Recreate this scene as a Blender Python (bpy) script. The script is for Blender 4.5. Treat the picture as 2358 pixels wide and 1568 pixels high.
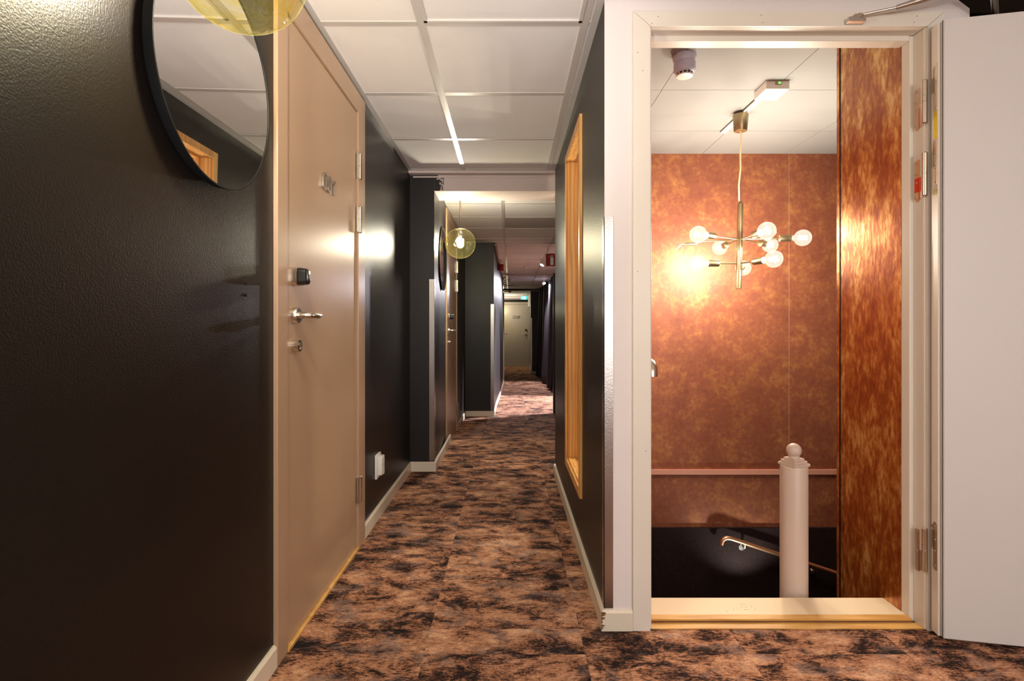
import bpy, bmesh, math, random
from mathutils import Vector, Matrix
random.seed(7)
S = bpy.context.scene
for o in list(bpy.data.objects): bpy.data.objects.remove(o)
COL = S.collection
PI = math.pi
# ---------------------------------------------------------------- camera, world, exposure
F = 1256.0; CX, CY = 1173.0, 756.0; CH = 1.01
cd = bpy.data.cameras.new('camera'); cam = bpy.data.objects.new('camera', cd); COL.objects.link(cam)
cam.location = (0, 0, CH); cam.rotation_euler = (PI/2, 0, 0)
cd.sensor_width = 36; cd.sensor_fit = 'HORIZONTAL'; cd.lens = F/2358*36
cd.shift_x = (1179-CX)/2358; cd.shift_y = -(784-CY)/2358
cd.clip_start = 0.02; cd.clip_end = 100
S.camera = cam
W = bpy.data.worlds.new('world'); S.world = W; W.use_nodes = True
W.node_tree.nodes['Background'].inputs[0].default_value = (.5, .48, .46, 1)
W.node_tree.nodes['Background'].inputs[1].default_value = 0.0
S.view_settings.view_transform = 'Standard'; S.view_settings.look = 'None'
S.view_settings.gamma = 1; S.view_settings.use_curve_mapping = False
S.view_settings.exposure = 0.0
def P(x, y, Y): return Vector(((x-CX)*Y/F, Y, CH-(y-CY)*Y/F))
# ---- off-frame lights: fill added around the camera, and the side room lamp
def area(name, loc, rot, sx, sy, W_, col):
    l = bpy.data.lights.new(name, 'AREA'); l.shape = 'RECTANGLE'; l.size = sx; l.size_y = sy; l.energy = W_; l.color = col
    o = bpy.data.objects.new(name, l); o.location = loc; o.rotation_euler = rot; COL.objects.link(o); return o
def point(name, loc, W_, col, r=.03):
    l = bpy.data.lights.new(name, 'POINT'); l.energy = W_; l.color = col; l.shadow_soft_size = r
    o = bpy.data.objects.new(name, l); o.location = loc; COL.objects.link(o); return o
def spot(name, loc, target, W_, col, ang, r=.03, blend=.4):
    l = bpy.data.lights.new(name, 'SPOT'); l.energy = W_; l.color = col; l.shadow_soft_size = r; l.spot_size = ang; l.spot_blend = blend
    o = bpy.data.objects.new(name, l); o.location = loc
    o.rotation_euler = (Vector(target)-Vector(loc)).to_track_quat('-Z', 'Y').to_euler(); COL.objects.link(o); return o
area('lobby_area_fill', (1.2, -2.9, 1.2), (PI/2, 0, 0), 2.6, 1.4, 52, (1, .95, .91))  # added area fill behind the camera, no window there
point('lobby_point_fill', (1.3, -.9, 1.5), 54, (1, .93, .86), .10)  # this and the next: point fill added in the lobby, no lamp bodies
point('lobby_point_fill', (-.2, -.7, 1.62), 10, (1, .93, .85), .10)
spot('ceiling_fill', (-.30, .15, .75), (-.30, 2.1, 2.11), 108, (1, .97, .97), .95, .10, .9)  # added spot out of view, brightens the corridor ceiling
spot('side_room_light', (3.35, 9.2, 1.80), (.1, 8.7, -.25), 3000, (.94, .90, 1), 1.0, .12, .5)
# ---------------------------------------------------------------- materials
def mat(name, col, rough=.5, metal=0, spec=.5, bump=None, var=None, emit=None, coat=0):
    m = bpy.data.materials.new(name); m.use_nodes = True; n = m.node_tree.nodes; L = m.node_tree.links
    b = n['Principled BSDF']; b.inputs['Base Color'].default_value = (*col, 1)
    b.inputs['Roughness'].default_value = rough; b.inputs['Metallic'].default_value = metal
    b.inputs['Specular IOR Level'].default_value = spec; b.inputs['Coat Weight'].default_value = coat
    tc = n.new('ShaderNodeTexCoord')
    if var:   # (scale, amount, stretch)
        mp = n.new('ShaderNodeMapping'); mp.inputs['Scale'].default_value = var[2] if len(var) > 2 else (1, 1, 1)
        L.new(tc.outputs['Object'], mp.inputs[0])
        nz = n.new('ShaderNodeTexNoise'); nz.inputs['Scale'].default_value = var[0]; nz.inputs['Detail'].default_value = 6
        L.new(mp.outputs[0], nz.inputs['Vector'])
        mx = n.new('ShaderNodeMix'); mx.data_type = 'RGBA'
        mx.inputs[6].default_value = (*[c*(1-var[1]) for c in col], 1); mx.inputs[7].default_value = (*[min(1, c*(1+var[1])) for c in col], 1)
        L.new(nz.outputs[0], mx.inputs[0]); L.new(mx.outputs[2], b.inputs['Base Color'])
    if bump:  # (scale, strength)
        nz = n.new('ShaderNodeTexNoise'); nz.inputs['Scale'].default_value = bump[0]; nz.inputs['Detail'].default_value = 4
        L.new(tc.outputs['Object'], nz.inputs['Vector'])
        bp = n.new('ShaderNodeBump'); bp.inputs['Strength'].default_value = bump[1]; bp.inputs['Distance'].default_value = .002
        L.new(nz.outputs[0], bp.inputs['Height']); L.new(bp.outputs[0], b.inputs['Normal'])
    if emit:
        b.inputs['Emission Color'].default_value = (*emit[0], 1); b.inputs['Emission Strength'].default_value = emit[1]
    return m
def s2l(r, g, b): return tuple(((c/255)/12.92 if c/255 <= .04045 else ((c/255+.055)/1.055)**2.4) for c in (r, g, b))
M = {}
M['black'] = mat('black_wall_paint', (.0090, .0064, .0052), .37, 0, .28, (260, .35), (3, .15))
M['black2'] = mat('black_corridor_paint', (.018, .0148, .0152), .37, 0, .36, (260, .25), (3, .15))
M['white_wall'] = mat('white_wall_paint', s2l(226, 218, 218), .55, 0, .3, (300, .04), (2, .04))
M['casing'] = mat('casing_paint', s2l(226, 218, 208), .38, 0, .4, (120, .05), (4, .03))
M['doorwhite'] = mat('white_door_paint', s2l(212, 206, 204), .42, 0, .4, (200, .06), (1.5, .03))
M['base'] = mat('baseboard_paint', s2l(226, 214, 196), .35, 0, .4, (60, .05), (6, .05))
M['tan'] = mat('tan_door_laminate', s2l(178, 147, 120), .30, 0, .5, (500, .05), (1.2, .04))
M['beigedoor'] = mat('beige_door_laminate', s2l(162, 152, 142), .32, 0, .5, (500, .05), (1.2, .04))
M['tanframe'] = mat('tan_frame_paint', s2l(178, 148, 122), .30, 0, .5, (200, .05), (2, .04))
M['tile'] = mat('mineral_fibre_tile', s2l(236, 232, 230), .85, 0, .2, (350, .35), (7, .045))
M['tiledark'] = mat('grey_fibre_tile', s2l(180, 172, 168), .85, 0, .2, (350, .35), (7, .045))
M['runner'] = mat('white_enamelled_runner', s2l(206, 200, 196), .35, .1, .5, None, (9, .03))
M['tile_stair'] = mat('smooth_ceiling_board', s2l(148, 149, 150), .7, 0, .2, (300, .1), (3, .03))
M['beam'] = mat('beam_plaster', s2l(212, 196, 190), .6, 0, .3, (80, .2), (3, .05))
M['steel'] = mat('brushed_steel', (.62, .58, .54), .25, 1, .5, (400, .2), (40, .1, (1, 1, 8)))
M['guard'] = mat('steel_corner_guard', (.42, .39, .375), .26, 1, .5, (200, .15), (8, .12, (1, 1, .3)))
M['chrome'] = mat('satin_nickel', (.72, .67, .60), .22, 1, .5, (500, .05), (30, .05))
M['hinge'] = mat('zinc_hinge', (.72, .62, .48), .35, 1, .5, (200, .1), (25, .12))
M['brass'] = mat('brushed_brass', s2l(160, 144, 112), .34, .95, .5, (500, .1), (40, .06, (1, 1, 6)))
M['copperrail'] = mat('copper_handrail', s2l(222, 170, 132), .34, .9, .5, (200, .05), (20, .1))
M['plastic_white'] = mat('white_plastic', s2l(236, 232, 228), .3, 0, .5, None, (10, .02))
M['plastic_lilac'] = mat('bluish_detector_plastic', s2l(196, 198, 222), .35, 0, .5, None, (10, .02))
M['plastic_black'] = mat('black_plastic', (.01, .01, .01), .3, 0, .5, None, (10, .1))
M['mirror'] = mat('mirror_glass', (.86, .86, .86), .015, 1, .5)
M['mirrorframe'] = mat('black_mirror_frame', (.004, .004, .004), .5, 0, .2, None, (5, .1))
M['red'] = mat('red_sign_enamel', s2l(150, 12, 20), .4, 0, .4, None, (10, .05))
M['signwhite'] = mat('sign_white', s2l(235, 225, 222), .5)
M['yellow_st'] = mat('yellow_sticker', s2l(238, 212, 10), .4, 0, .4, None, (30, .05))
M['blue_st'] = mat('blue_ring_sticker', s2l(100, 150, 200), .4)
M['yellow_ring'] = mat('yellow_ring_sticker', s2l(205, 190, 60), .4)
M['red_st'] = mat('red_sticker', s2l(215, 50, 25), .4)
M['ink'] = mat('ink', (.02, .02, .02), .5)
M['inkgrey'] = mat('grey_ink', (.35, .3, .22), .5)
M['curtain'] = mat('dark_velvet_curtain', s2l(62, 56, 62), .75, 0, .4, (300, .4), (30, .25, (1, 1, .2)))
M['newel'] = mat('newel_paint', s2l(206, 184, 170), .35, 0, .4, (150, .1), (5, .05))
M['stairdark'] = mat('dark_stair_wall', s2l(40, 30, 30), .85, 0, .06, (150, .3), (60, .4))
M['redrail'] = mat('pinkish_ledge_paint', s2l(196, 140, 122), .45, 0, .4, None, (8, .06))
M['darkceil'] = mat('charcoal_ceiling', s2l(60, 56, 54), .6, 0, .3, None, (4, .1))
M['beige'] = mat('beige_trim', s2l(150, 130, 108), .5, 0, .3, None, (4, .1))
M['sill'] = mat('cream_threshold_plate', s2l(236, 218, 186), .35, 0, .4, (60, .03), (5, .03))
M['cord'] = mat('translucent_cord', s2l(210, 190, 155), .25, 0, .5, None, (40, .1))
M['lampmetal'] = mat('chromed_lamp_rod', (.55, .5, .48), .18, 1)
M['fil'] = mat('glowing_filament', (1, .85, .6), .5, emit=((1, .87, .66), 40))
M['filw'] = mat('glowing_filament_neutral', (1, .93, .8), .5, emit=((1, .92, .78), 60))
M['spotlit'] = mat('lit_spot_lens', (1, 1, 1), .5, emit=((.95, .92, 1), 60))
M['exit'] = mat('lit_exit_panel', (.2, .9, .8), .5, emit=((.05, .75, .62), 2.2))
M['exitw'] = mat('lit_exit_pictogram', (1, 1, 1), .5, emit=((.8, 1, .98), 3.0))
M['led'] = mat('green_led', (.1, 1, .1), .5, emit=((.15, 1, .1), 3))
M['chip_shade'] = mat('chipped_wood_riser_shade', s2l(120, 82, 50), .7, 0, .3, None, (60, .3))  # bare wood at the chips, also colours the riser's shade strip

def nodes(name):
    m = bpy.data.materials.new(name); m.use_nodes = True
    return m, m.node_tree.nodes, m.node_tree.links, m.node_tree.nodes['Principled BSDF']
def ramp(n, stops):
    r = n.new('ShaderNodeValToRGB'); e = r.color_ramp.elements
    while len(e) < len(stops): e.new(.5)
    for el, (p, c) in zip(e, stops): el.position = p; el.color = (*c, 1)
    return r
def noise(n, L, vec, scale, detail=5, rough=.6, dist=0):
    z = n.new('ShaderNodeTexNoise'); z.inputs['Scale'].default_value = scale; z.inputs['Detail'].default_value = detail
    z.inputs['Roughness'].default_value = rough; z.inputs['Distortion'].default_value = dist; L.new(vec, z.inputs['Vector']); return z
def math_(n, L, op, a, b):
    k = n.new('ShaderNodeMath'); k.operation = op
    for i, v in enumerate((a, b)):
        if hasattr(v, 'is_output'): L.new(v, k.inputs[i])
        else: k.inputs[i].default_value = v
    return k.outputs[0]
# carpet
def carpet():
    m, n, L, b = nodes('mottled_carpet')
    tc = n.new('ShaderNodeTexCoord'); oi = n.new('ShaderNodeObjectInfo')
    sc = n.new('ShaderNodeVectorMath'); sc.operation = 'SCALE'; cmb = n.new('ShaderNodeCombineXYZ')
    for i in range(3): L.new(math_(n, L, 'MULTIPLY', oi.outputs['Random'], (37., 91., 13.)[i]), cmb.inputs[i])
    ad = n.new('ShaderNodeVectorMath'); ad.operation = 'ADD'; L.new(tc.outputs['Object'], ad.inputs[0]); L.new(cmb.outputs[0], ad.inputs[1])
    def mp(s):
        q = n.new('ShaderNodeMapping'); q.inputs['Scale'].default_value = s; L.new(ad.outputs[0], q.inputs[0]); return q.outputs[0]
    blotch = noise(n, L, mp((1, 1.5, 1)), 8, 12, .72, .4); low = noise(n, L, mp((1, 1.3, 1)), 2.4, 3, .6, .3)
    streak = noise(n, L, mp((1, 4, 1)), 34, 6, .8)
    fine = noise(n, L, mp((1, 1.8, 1)), 105, 3, .8)
    s = math_(n, L, 'ADD', math_(n, L, 'MULTIPLY', blotch.outputs[0], .50), math_(n, L, 'ADD', math_(n, L, 'MULTIPLY', low.outputs[0], .18), math_(n, L, 'MULTIPLY', streak.outputs[0], .22)))
    s = math_(n, L, 'ADD', s, math_(n, L, 'MULTIPLY', fine.outputs[0], .20))
    r = ramp(n, [(.492, s2l(36, 28, 28)), (.527, s2l(90, 62, 50)), (.548, s2l(150, 104, 80)), (.588, s2l(186, 136, 106)), (.655, s2l(222, 180, 148))])
    L.new(s, r.inputs[0])
    g = noise(n, L, mp((1, 1.5, 1)), 9, 6, .65, .2)
    gr = ramp(n, [(.52, (0, 0, 0)), (.60, (.75, .75, .75))]); L.new(g.outputs[0], gr.inputs[0])
    mx = n.new('ShaderNodeMix'); mx.data_type = 'RGBA'; L.new(gr.outputs[0], mx.inputs[0]); L.new(r.outputs[0], mx.inputs[6])
    r2 = ramp(n, [(.48, s2l(36, 31, 33)), (.62, s2l(150, 124, 116))]); L.new(s, r2.inputs[0]); L.new(r2.outputs[0], mx.inputs[7])
    L.new(mx.outputs[2], b.inputs['Base Color']); b.inputs['Roughness'].default_value = .95; b.inputs['Specular IOR Level'].default_value = .1
    bp = n.new('ShaderNodeBump'); bp.inputs['Strength'].default_value = .6; bp.inputs['Distance'].default_value = .004
    L.new(fine.outputs[0], bp.inputs['Height']); L.new(bp.outputs[0], b.inputs['Normal'])
    return m
M['carpet'] = carpet()
def copper(name, stops, scale, stretch, rough, metal, fleck=None, bump=.1, coat=0):
    m, n, L, b = nodes(name); tc = n.new('ShaderNodeTexCoord')
    q = n.new('ShaderNodeMapping'); q.inputs['Scale'].default_value = stretch; L.new(tc.outputs['Object'], q.inputs[0])
    a = noise(n, L, q.outputs[0], scale, 8, .66, .15); c = noise(n, L, q.outputs[0], scale*4.2, 5, .6, .2)
    s = math_(n, L, 'ADD', math_(n, L, 'MULTIPLY', a.outputs[0], .6), math_(n, L, 'MULTIPLY', c.outputs[0], .4))
    r = ramp(n, stops); L.new(s, r.inputs[0]); L.new(r.outputs[0], b.inputs['Base Color'])
    b.inputs['Roughness'].default_value = rough; b.inputs['Metallic'].default_value = metal; b.inputs['Coat Weight'].default_value = coat
    b.inputs['Coat Roughness'].default_value = .2
    bp = n.new('ShaderNodeBump'); bp.inputs['Strength'].default_value = bump; bp.inputs['Distance'].default_value = .003
    L.new(c.outputs[0], bp.inputs['Height']); L.new(bp.outputs[0], b.inputs['Normal'])
    return m
M['copperwall'] = copper('mottled_copper_wallpaper', [(.34, s2l(132, 76, 60)), (.5, s2l(150, 90, 67)), (.58, s2l(166, 106, 70)), (.68, s2l(180, 130, 84))], 9, (1, 1, 1), .42, .35, bump=.05)
M['copperpanel'] = copper('veined_copper_panel', [(.36, s2l(140, 62, 20)), (.47, s2l(172, 96, 34)), (.53, s2l(202, 134, 60)), (.61, s2l(234, 192, 122))], 15, (1, 1, .4), .29, .65, bump=.3, coat=.8)
def wood(name, c1, c2, rough=.35, st=(6, 6, .5)):
    m, n, L, b = nodes(name); tc = n.new('ShaderNodeTexCoord')
    q = n.new('ShaderNodeMapping'); q.inputs['Scale'].default_value = st; L.new(tc.outputs['Object'], q.inputs[0])
    a = noise(n, L, q.outputs[0], 2.2, 4, .5, 1.2)
    w = n.new('ShaderNodeTexWave'); w.inputs['Scale'].default_value = 2.2; w.inputs['Distortion'].default_value = 9; w.inputs['Detail'].default_value = 3
    w.bands_direction = 'X'; L.new(q.outputs[0], w.inputs['Vector'])
    s = math_(n, L, 'ADD', math_(n, L, 'MULTIPLY', a.outputs[0], .6), math_(n, L, 'MULTIPLY', w.outputs['Fac'], .4))
    r = ramp(n, [(.25, c1), (.75, c2)]); L.new(s, r.inputs[0]); L.new(r.outputs[0], b.inputs['Base Color'])
    b.inputs['Roughness'].default_value = rough; return m
M['pine'] = wood('honey_pine', s2l(212, 146, 78), s2l(240, 190, 116))
M['thresh'] = wood('oak_threshold', s2l(200, 148, 76), s2l(226, 178, 104), .4, (.4, 9, 9))
def thinglass(name, centre, rim, gloss=.9, bump=0, emis=None, streak=None, haze=0):
    m = bpy.data.materials.new(name); m.use_nodes = True; n = m.node_tree.nodes; L = m.node_tree.links
    n.remove(n['Principled BSDF']); out = n['Material Output']
    lw = n.new('ShaderNodeLayerWeight'); lw.inputs['Blend'].default_value = .35
    r = ramp(n, [(.25, centre), (.95, rim)]); L.new(lw.outputs['Facing'], r.inputs[0])
    lw2 = n.new('ShaderNodeLayerWeight'); lw2.inputs['Blend'].default_value = .5
    tr = n.new('ShaderNodeBsdfTransparent'); gl = n.new('ShaderNodeBsdfGlossy'); gl.inputs['Roughness'].default_value = .03
    colour = r.outputs[0]; tc = n.new('ShaderNodeTexCoord')
    if streak:
        nz = noise(n, L, tc.outputs['Object'], streak[0], 3, .55, 1.5); sr = ramp(n, [(.50, (0, 0, 0)), (.60, (1, 1, 1)), (.66, (.1, .1, .1))])
        L.new(nz.outputs[0], sr.inputs[0]); mx = n.new('ShaderNodeMix'); mx.data_type = 'RGBA'
        L.new(sr.outputs[0], mx.inputs[0]); L.new(colour, mx.inputs[6]); mx.inputs[7].default_value = (*streak[1], 1); colour = mx.outputs[2]
    L.new(colour, tr.inputs[0])
    fp = math_(n, L, 'POWER', lw2.outputs['Facing'], 5.0)
    fm = math_(n, L, 'MULTIPLY', math_(n, L, 'ADD', math_(n, L, 'MULTIPLY', fp, .9), .045), gloss)
    if bump:
        nz = noise(n, L, tc.outputs['Object'], 14, 3, .5, 1.0); bp = n.new('ShaderNodeBump'); bp.inputs['Strength'].default_value = bump
        bp.inputs['Distance'].default_value = .01; L.new(nz.outputs[0], bp.inputs['Height']); L.new(bp.outputs[0], gl.inputs['Normal'])
    mix = n.new('ShaderNodeMixShader'); L.new(fm, mix.inputs[0]); L.new(tr.outputs[0], mix.inputs[1]); L.new(gl.outputs[0], mix.inputs[2])
    res = mix.outputs[0]
    if haze:
        df = n.new('ShaderNodeBsdfTranslucent'); df.inputs[0].default_value = (.95, .86, .28, 1); d2_ = n.new('ShaderNodeBsdfDiffuse'); d2_.inputs[0].default_value = (.95, .86, .28, 1)
        ms = n.new('ShaderNodeMixShader'); L.new(df.outputs[0], ms.inputs[1]); L.new(d2_.outputs[0], ms.inputs[2])
        hm = n.new('ShaderNodeMixShader'); hr_ = ramp(n, [(.55, (haze*.25,)*3), (.8, (haze*.8,)*3), (1, (haze*4.5,)*3)]); L.new(lw.outputs['Facing'], hr_.inputs[0]); L.new(hr_.outputs[0], hm.inputs[0])
        L.new(res, hm.inputs[1]); L.new(ms.outputs[0], hm.inputs[2]); res = hm.outputs[0]
    if emis:
        em = n.new('ShaderNodeEmission'); em.inputs[0].default_value = (*emis[0], 1); em.inputs[1].default_value = emis[1]
        ad = n.new('ShaderNodeAddShader'); L.new(res, ad.inputs[0]); L.new(em.outputs[0], ad.inputs[1]); res = ad.outputs[0]
    L.new(res, out.inputs['Surface'])
    return m
M['globe'] = thinglass('yellow_blown_glass', (.97, .96, .86), (.97, .90, .48), .9, .8, None, (7, (.93, .86, .40)), .010)
M['bulb'] = thinglass('clear_lit_bulb_glass', (.75, .72, .66), (.9, .85, .7), 1, 0, ((1, .92, .78), .48))
M['pane'] = thinglass('window_pane', (.96, .97, .95), (.8, .85, .82), 1)

# ---------------------------------------------------------------- mesh helpers
class MB:
    def __init__(s): s.bm = bmesh.new()
    def box(s, a, b, mi=None, bev=0):
        """axis aligned box from corner a to corner b; mi maps '+x' etc. to material slots"""
        x0, y0, z0 = [min(p, q) for p, q in zip(a, b)]; x1, y1, z1 = [max(p, q) for p, q in zip(a, b)]
        v = [s.bm.verts.new(c) for c in ((x0,y0,z0),(x1,y0,z0),(x1,y1,z0),(x0,y1,z0),(x0,y0,z1),(x1,y0,z1),(x1,y1,z1),(x0,y1,z1))]
        fs = {'-z':(3,2,1,0), '+z':(4,5,6,7), '-y':(0,1,5,4), '+y':(2,3,7,6), '-x':(3,0,4,7), '+x':(1,2,6,5)}
        made = []
        for k, q in fs.items():
            f = s.bm.faces.new([v[i] for i in q]); made.append(f)
            if mi and k in mi: f.material_index = mi[k]
        if bev:
            es = list({e for f in made for e in f.edges})
            bmesh.ops.bevel(s.bm, geom=es, offset=bev, segments=2, affect='EDGES', profile=.5)
        return s
    def prism(s, pts, axis, a, b):
        """polygon pts (2D) extruded along axis 'x','y','z' from a to b"""
        def m(p, t): return {'x': (t, p[0], p[1]), 'y': (p[0], t, p[1]), 'z': (p[0], p[1], t)}[axis]
        A = [s.bm.verts.new(m(p, a)) for p in pts]; B = [s.bm.verts.new(m(p, b)) for p in pts]
        s.bm.faces.new(A); s.bm.faces.new(B[::-1]); n = len(pts)
        for i in range(n): s.bm.faces.new((A[i], B[i], B[(i+1) % n], A[(i+1) % n]))
        return s
    def lathe(s, prof, origin=(0,0,0), axis=(0,0,1), seg=24, cap=True):
        """prof = [(r, h)...] turned round axis"""
        ax = Vector(axis).normalized(); t = Vector((1,0,0)) if abs(ax.x) < .9 else Vector((0,1,0))
        u = ax.cross(t).normalized(); w = ax.cross(u); o = Vector(origin); rings = []
        for r, h in prof:
            if r < 1e-6: rings.append([s.bm.verts.new(o+ax*h)])
            else: rings.append([s.bm.verts.new(o+ax*h+u*math.cos(2*PI*k/seg)*r+w*math.sin(2*PI*k/seg)*r) for k in range(seg)])
        for A, B in zip(rings, rings[1:]):
            for k in range(seg):
                k2 = (k+1) % seg
                if len(A) == 1 and len(B) == 1: continue
                if len(A) == 1: s.bm.faces.new((A[0], B[k2], B[k]))
                elif len(B) == 1: s.bm.faces.new((A[k], A[k2], B[0]))
                else: s.bm.faces.new((A[k], A[k2], B[k2], B[k]))
        if cap:
            for R in (rings[0], rings[-1]):
                if len(R) > 2: s.bm.faces.new(R)
        return s
    def tube(s, pts, r, seg=10, cap=True):
        pts = [Vector(p) for p in pts]; rings = []; rr = r if isinstance(r, (list, tuple)) else [r]*len(pts)
        d0 = (pts[1]-pts[0]).normalized(); t = Vector((0,0,1)) if abs(d0.z) < .9 else Vector((1,0,0)); u = d0.cross(t).normalized()
        for i, p in enumerate(pts):
            d = (pts[min(i+1, len(pts)-1)]-pts[max(i-1, 0)]).normalized()
            u = (u-d*u.dot(d)).normalized(); w = d.cross(u)
            rings.append([s.bm.verts.new(p+(u*math.cos(2*PI*k/seg)+w*math.sin(2*PI*k/seg))*rr[i]) for k in range(seg)])
        for A, B in zip(rings, rings[1:]):
            for k in range(seg): s.bm.faces.new((A[k], A[(k+1) % seg], B[(k+1) % seg], B[k]))
        if cap: s.bm.faces.new(rings[0]); s.bm.faces.new(rings[-1])
        return s
    def quad(s, *p):
        s.bm.faces.new([s.bm.verts.new(q) for q in p]); return s
    def ribbon(s, path, w, closed, to3, t0, t1):
        """flat stroke of width w along a 2-D path, extruded between depths t0 and t1; to3(u,v,t) gives the 3-D point"""
        n = len(path); L_, R_ = [], []
        for i in range(n):
            if closed: a, b = path[(i-1) % n], path[(i+1) % n]
            else: a, b = path[max(i-1, 0)], path[min(i+1, n-1)]
            dx, dy = b[0]-a[0], b[1]-a[1]; l = math.hypot(dx, dy) or 1; nx, ny = -dy/l*w/2, dx/l*w/2
            L_.append((path[i][0]+nx, path[i][1]+ny)); R_.append((path[i][0]-nx, path[i][1]-ny))
        V = [[s.bm.verts.new(to3(p[0], p[1], t)) for p in Q] for t in (t0, t1) for Q in (L_, R_)]
        for i in range(n if closed else n-1):
            j = (i+1) % n
            s.bm.faces.new((V[0][i], V[0][j], V[1][j], V[1][i])); s.bm.faces.new((V[2][i], V[3][i], V[3][j], V[2][j]))
            s.bm.faces.new((V[0][i], V[2][i], V[2][j], V[0][j])); s.bm.faces.new((V[1][i], V[1][j], V[3][j], V[3][i]))
        if not closed:
            for i in (0, n-1): s.bm.faces.new((V[0][i], V[1][i], V[3][i], V[2][i]))
        return s
    def build(s, name, m, parent=None, smooth=False, centre=False):
        bmesh.ops.recalc_face_normals(s.bm, faces=s.bm.faces[:])
        off = Vector((0,0,0))
        if centre:
            vs = [v.co for v in s.bm.verts]; off = sum(vs, Vector())/len(vs)
            bmesh.ops.translate(s.bm, verts=s.bm.verts[:], vec=-off)
        me = bpy.data.meshes.new(name); s.bm.to_mesh(me); s.bm.free()
        for q in (m if isinstance(m, (list, tuple)) else [m]): me.materials.append(q)
        if smooth:
            for p in me.polygons: p.use_smooth = True
            try: me.set_sharp_from_angle(angle=math.radians(38))
            except Exception: pass
        o = bpy.data.objects.new(name, me); COL.objects.link(o)
        if parent:
            o.parent = parent
            pl = parent
            w = Vector((0,0,0))
            # parents used here are unrotated: keep world placement
            while pl is not None: w += pl.location; pl = pl.parent
            o.location = off-w
        else: o.location = off
        return o
def tag(o, label=None, cat=None, group=None, kind=None):
    for k, v in (('label', label), ('category', cat), ('group', group), ('kind', kind)):
        if v: o[k] = v
    return o
def empty(name, loc=(0,0,0), label=None, cat=None, group=None, kind=None):
    o = bpy.data.objects.new(name, None); o.empty_display_size = .1; o.location = loc; COL.objects.link(o)
    return tag(o, label, cat, group, kind)
def struct(o, label, cat): return tag(o, label, cat, None, 'structure')
def children(o): return [c for c in bpy.data.objects if c.parent == o]
def copy_tree(o, parent=None):
    c = o.copy(); COL.objects.link(c); c.parent = parent
    for ch in children(o): copy_tree(ch, c)
    return c

# ---------------------------------------------------------------- floor
ZC = 2.11
def fz(Y):   # the corridor floor ramps down beyond the second room door
    k = [(-9, 0), (4.9, 0), (5.85, -.085), (7.0, -.118), (8.1, -.15), (12.0, -.24), (30, -.24)]
    for (a, za), (b, zb) in zip(k, k[1:]):
        if Y <= b: return za+(zb-za)*(Y-a)/(b-a)
    return -.24
fl = MB()
ys = [-3.1, 1.90]
fl.prism([(-.75,-3.1),(3.3,-3.1),(3.3,1.86),(.40,1.86),(.40,3.9),(-.75,3.9)], 'z', -.10, -.006)
fl.box((-.75, 3.9, -.10), (.40, 4.09, -.006))
for a, b in ((4.09, 4.9), (4.9, 5.85), (5.85, 7.0), (7.0, 8.1), (8.1, 12), (12, 18)):
    fl.prism([(a, fz(a)-.10), (b, fz(b)-.10), (b, fz(b)-.006), (a, fz(a)-.006)], 'x', -.75, 3.6)
floor = struct(fl.build('floor', M['carpet']), 'brown and charcoal mottled carpet floor running down the corridor', 'floor')
regions = [(-.70, -1.31, 3.2, 1.832), (-.70, 1.832, .33, 3.856), (-.545, 3.856, .33, 4.09), (-.545, 4.09, 2.2, 4.87), (-.575, 4.87, 2.2, 7.0), (-.21, 7.0, 1.6, 9.19), (-.17, 9.19, 1.3, 14.0), (-.6, 14.0, .66, 17.6)]
TS = .5; GX, GY = -.765, 2.19
for i in range(-1, 9):
    for j in range(-7, 31):
        x0 = GX+i*TS; y0 = GY+j*TS + (0 if i % 2 else .25)
        if y0 > 9.0 and i > 3: continue
        for (rx0, ry0, rx1, ry1) in regions:
            a, b, c, d = max(x0, rx0), max(y0, ry0), min(x0+TS, rx1), min(y0+TS, ry1)
            if c-a < .01 or d-b < .01: continue
            g = .00015
            cuts = [b+g]+[k for k in (4.9, 5.85, 7.0, 8.1, 12.0) if b+g < k < d-g]+[d-g]
            m = MB(); bm = m.bm
            top = [[bm.verts.new((x, y, fz(y))) for x in (a+g, c-g)] for y in cuts]
            bot = [[bm.verts.new((x, y, fz(y)-.006)) for x in (a+g, c-g)] for y in cuts]
            for q in range(len(cuts)-1):
                bm.faces.new((top[q][0], top[q][1], top[q+1][1], top[q+1][0])); bm.faces.new((bot[q][1], bot[q][0], bot[q+1][0], bot[q+1][1]))
                for s_ in (0, 1): bm.faces.new((top[q][s_], top[q+1][s_], bot[q+1][s_], bot[q][s_]))
            for q in (0, -1): bm.faces.new((top[q][0], top[q][1], bot[q][1], bot[q][0]))
            o = m.build('carpet_tile', M['carpet'], floor, centre=True)

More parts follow.
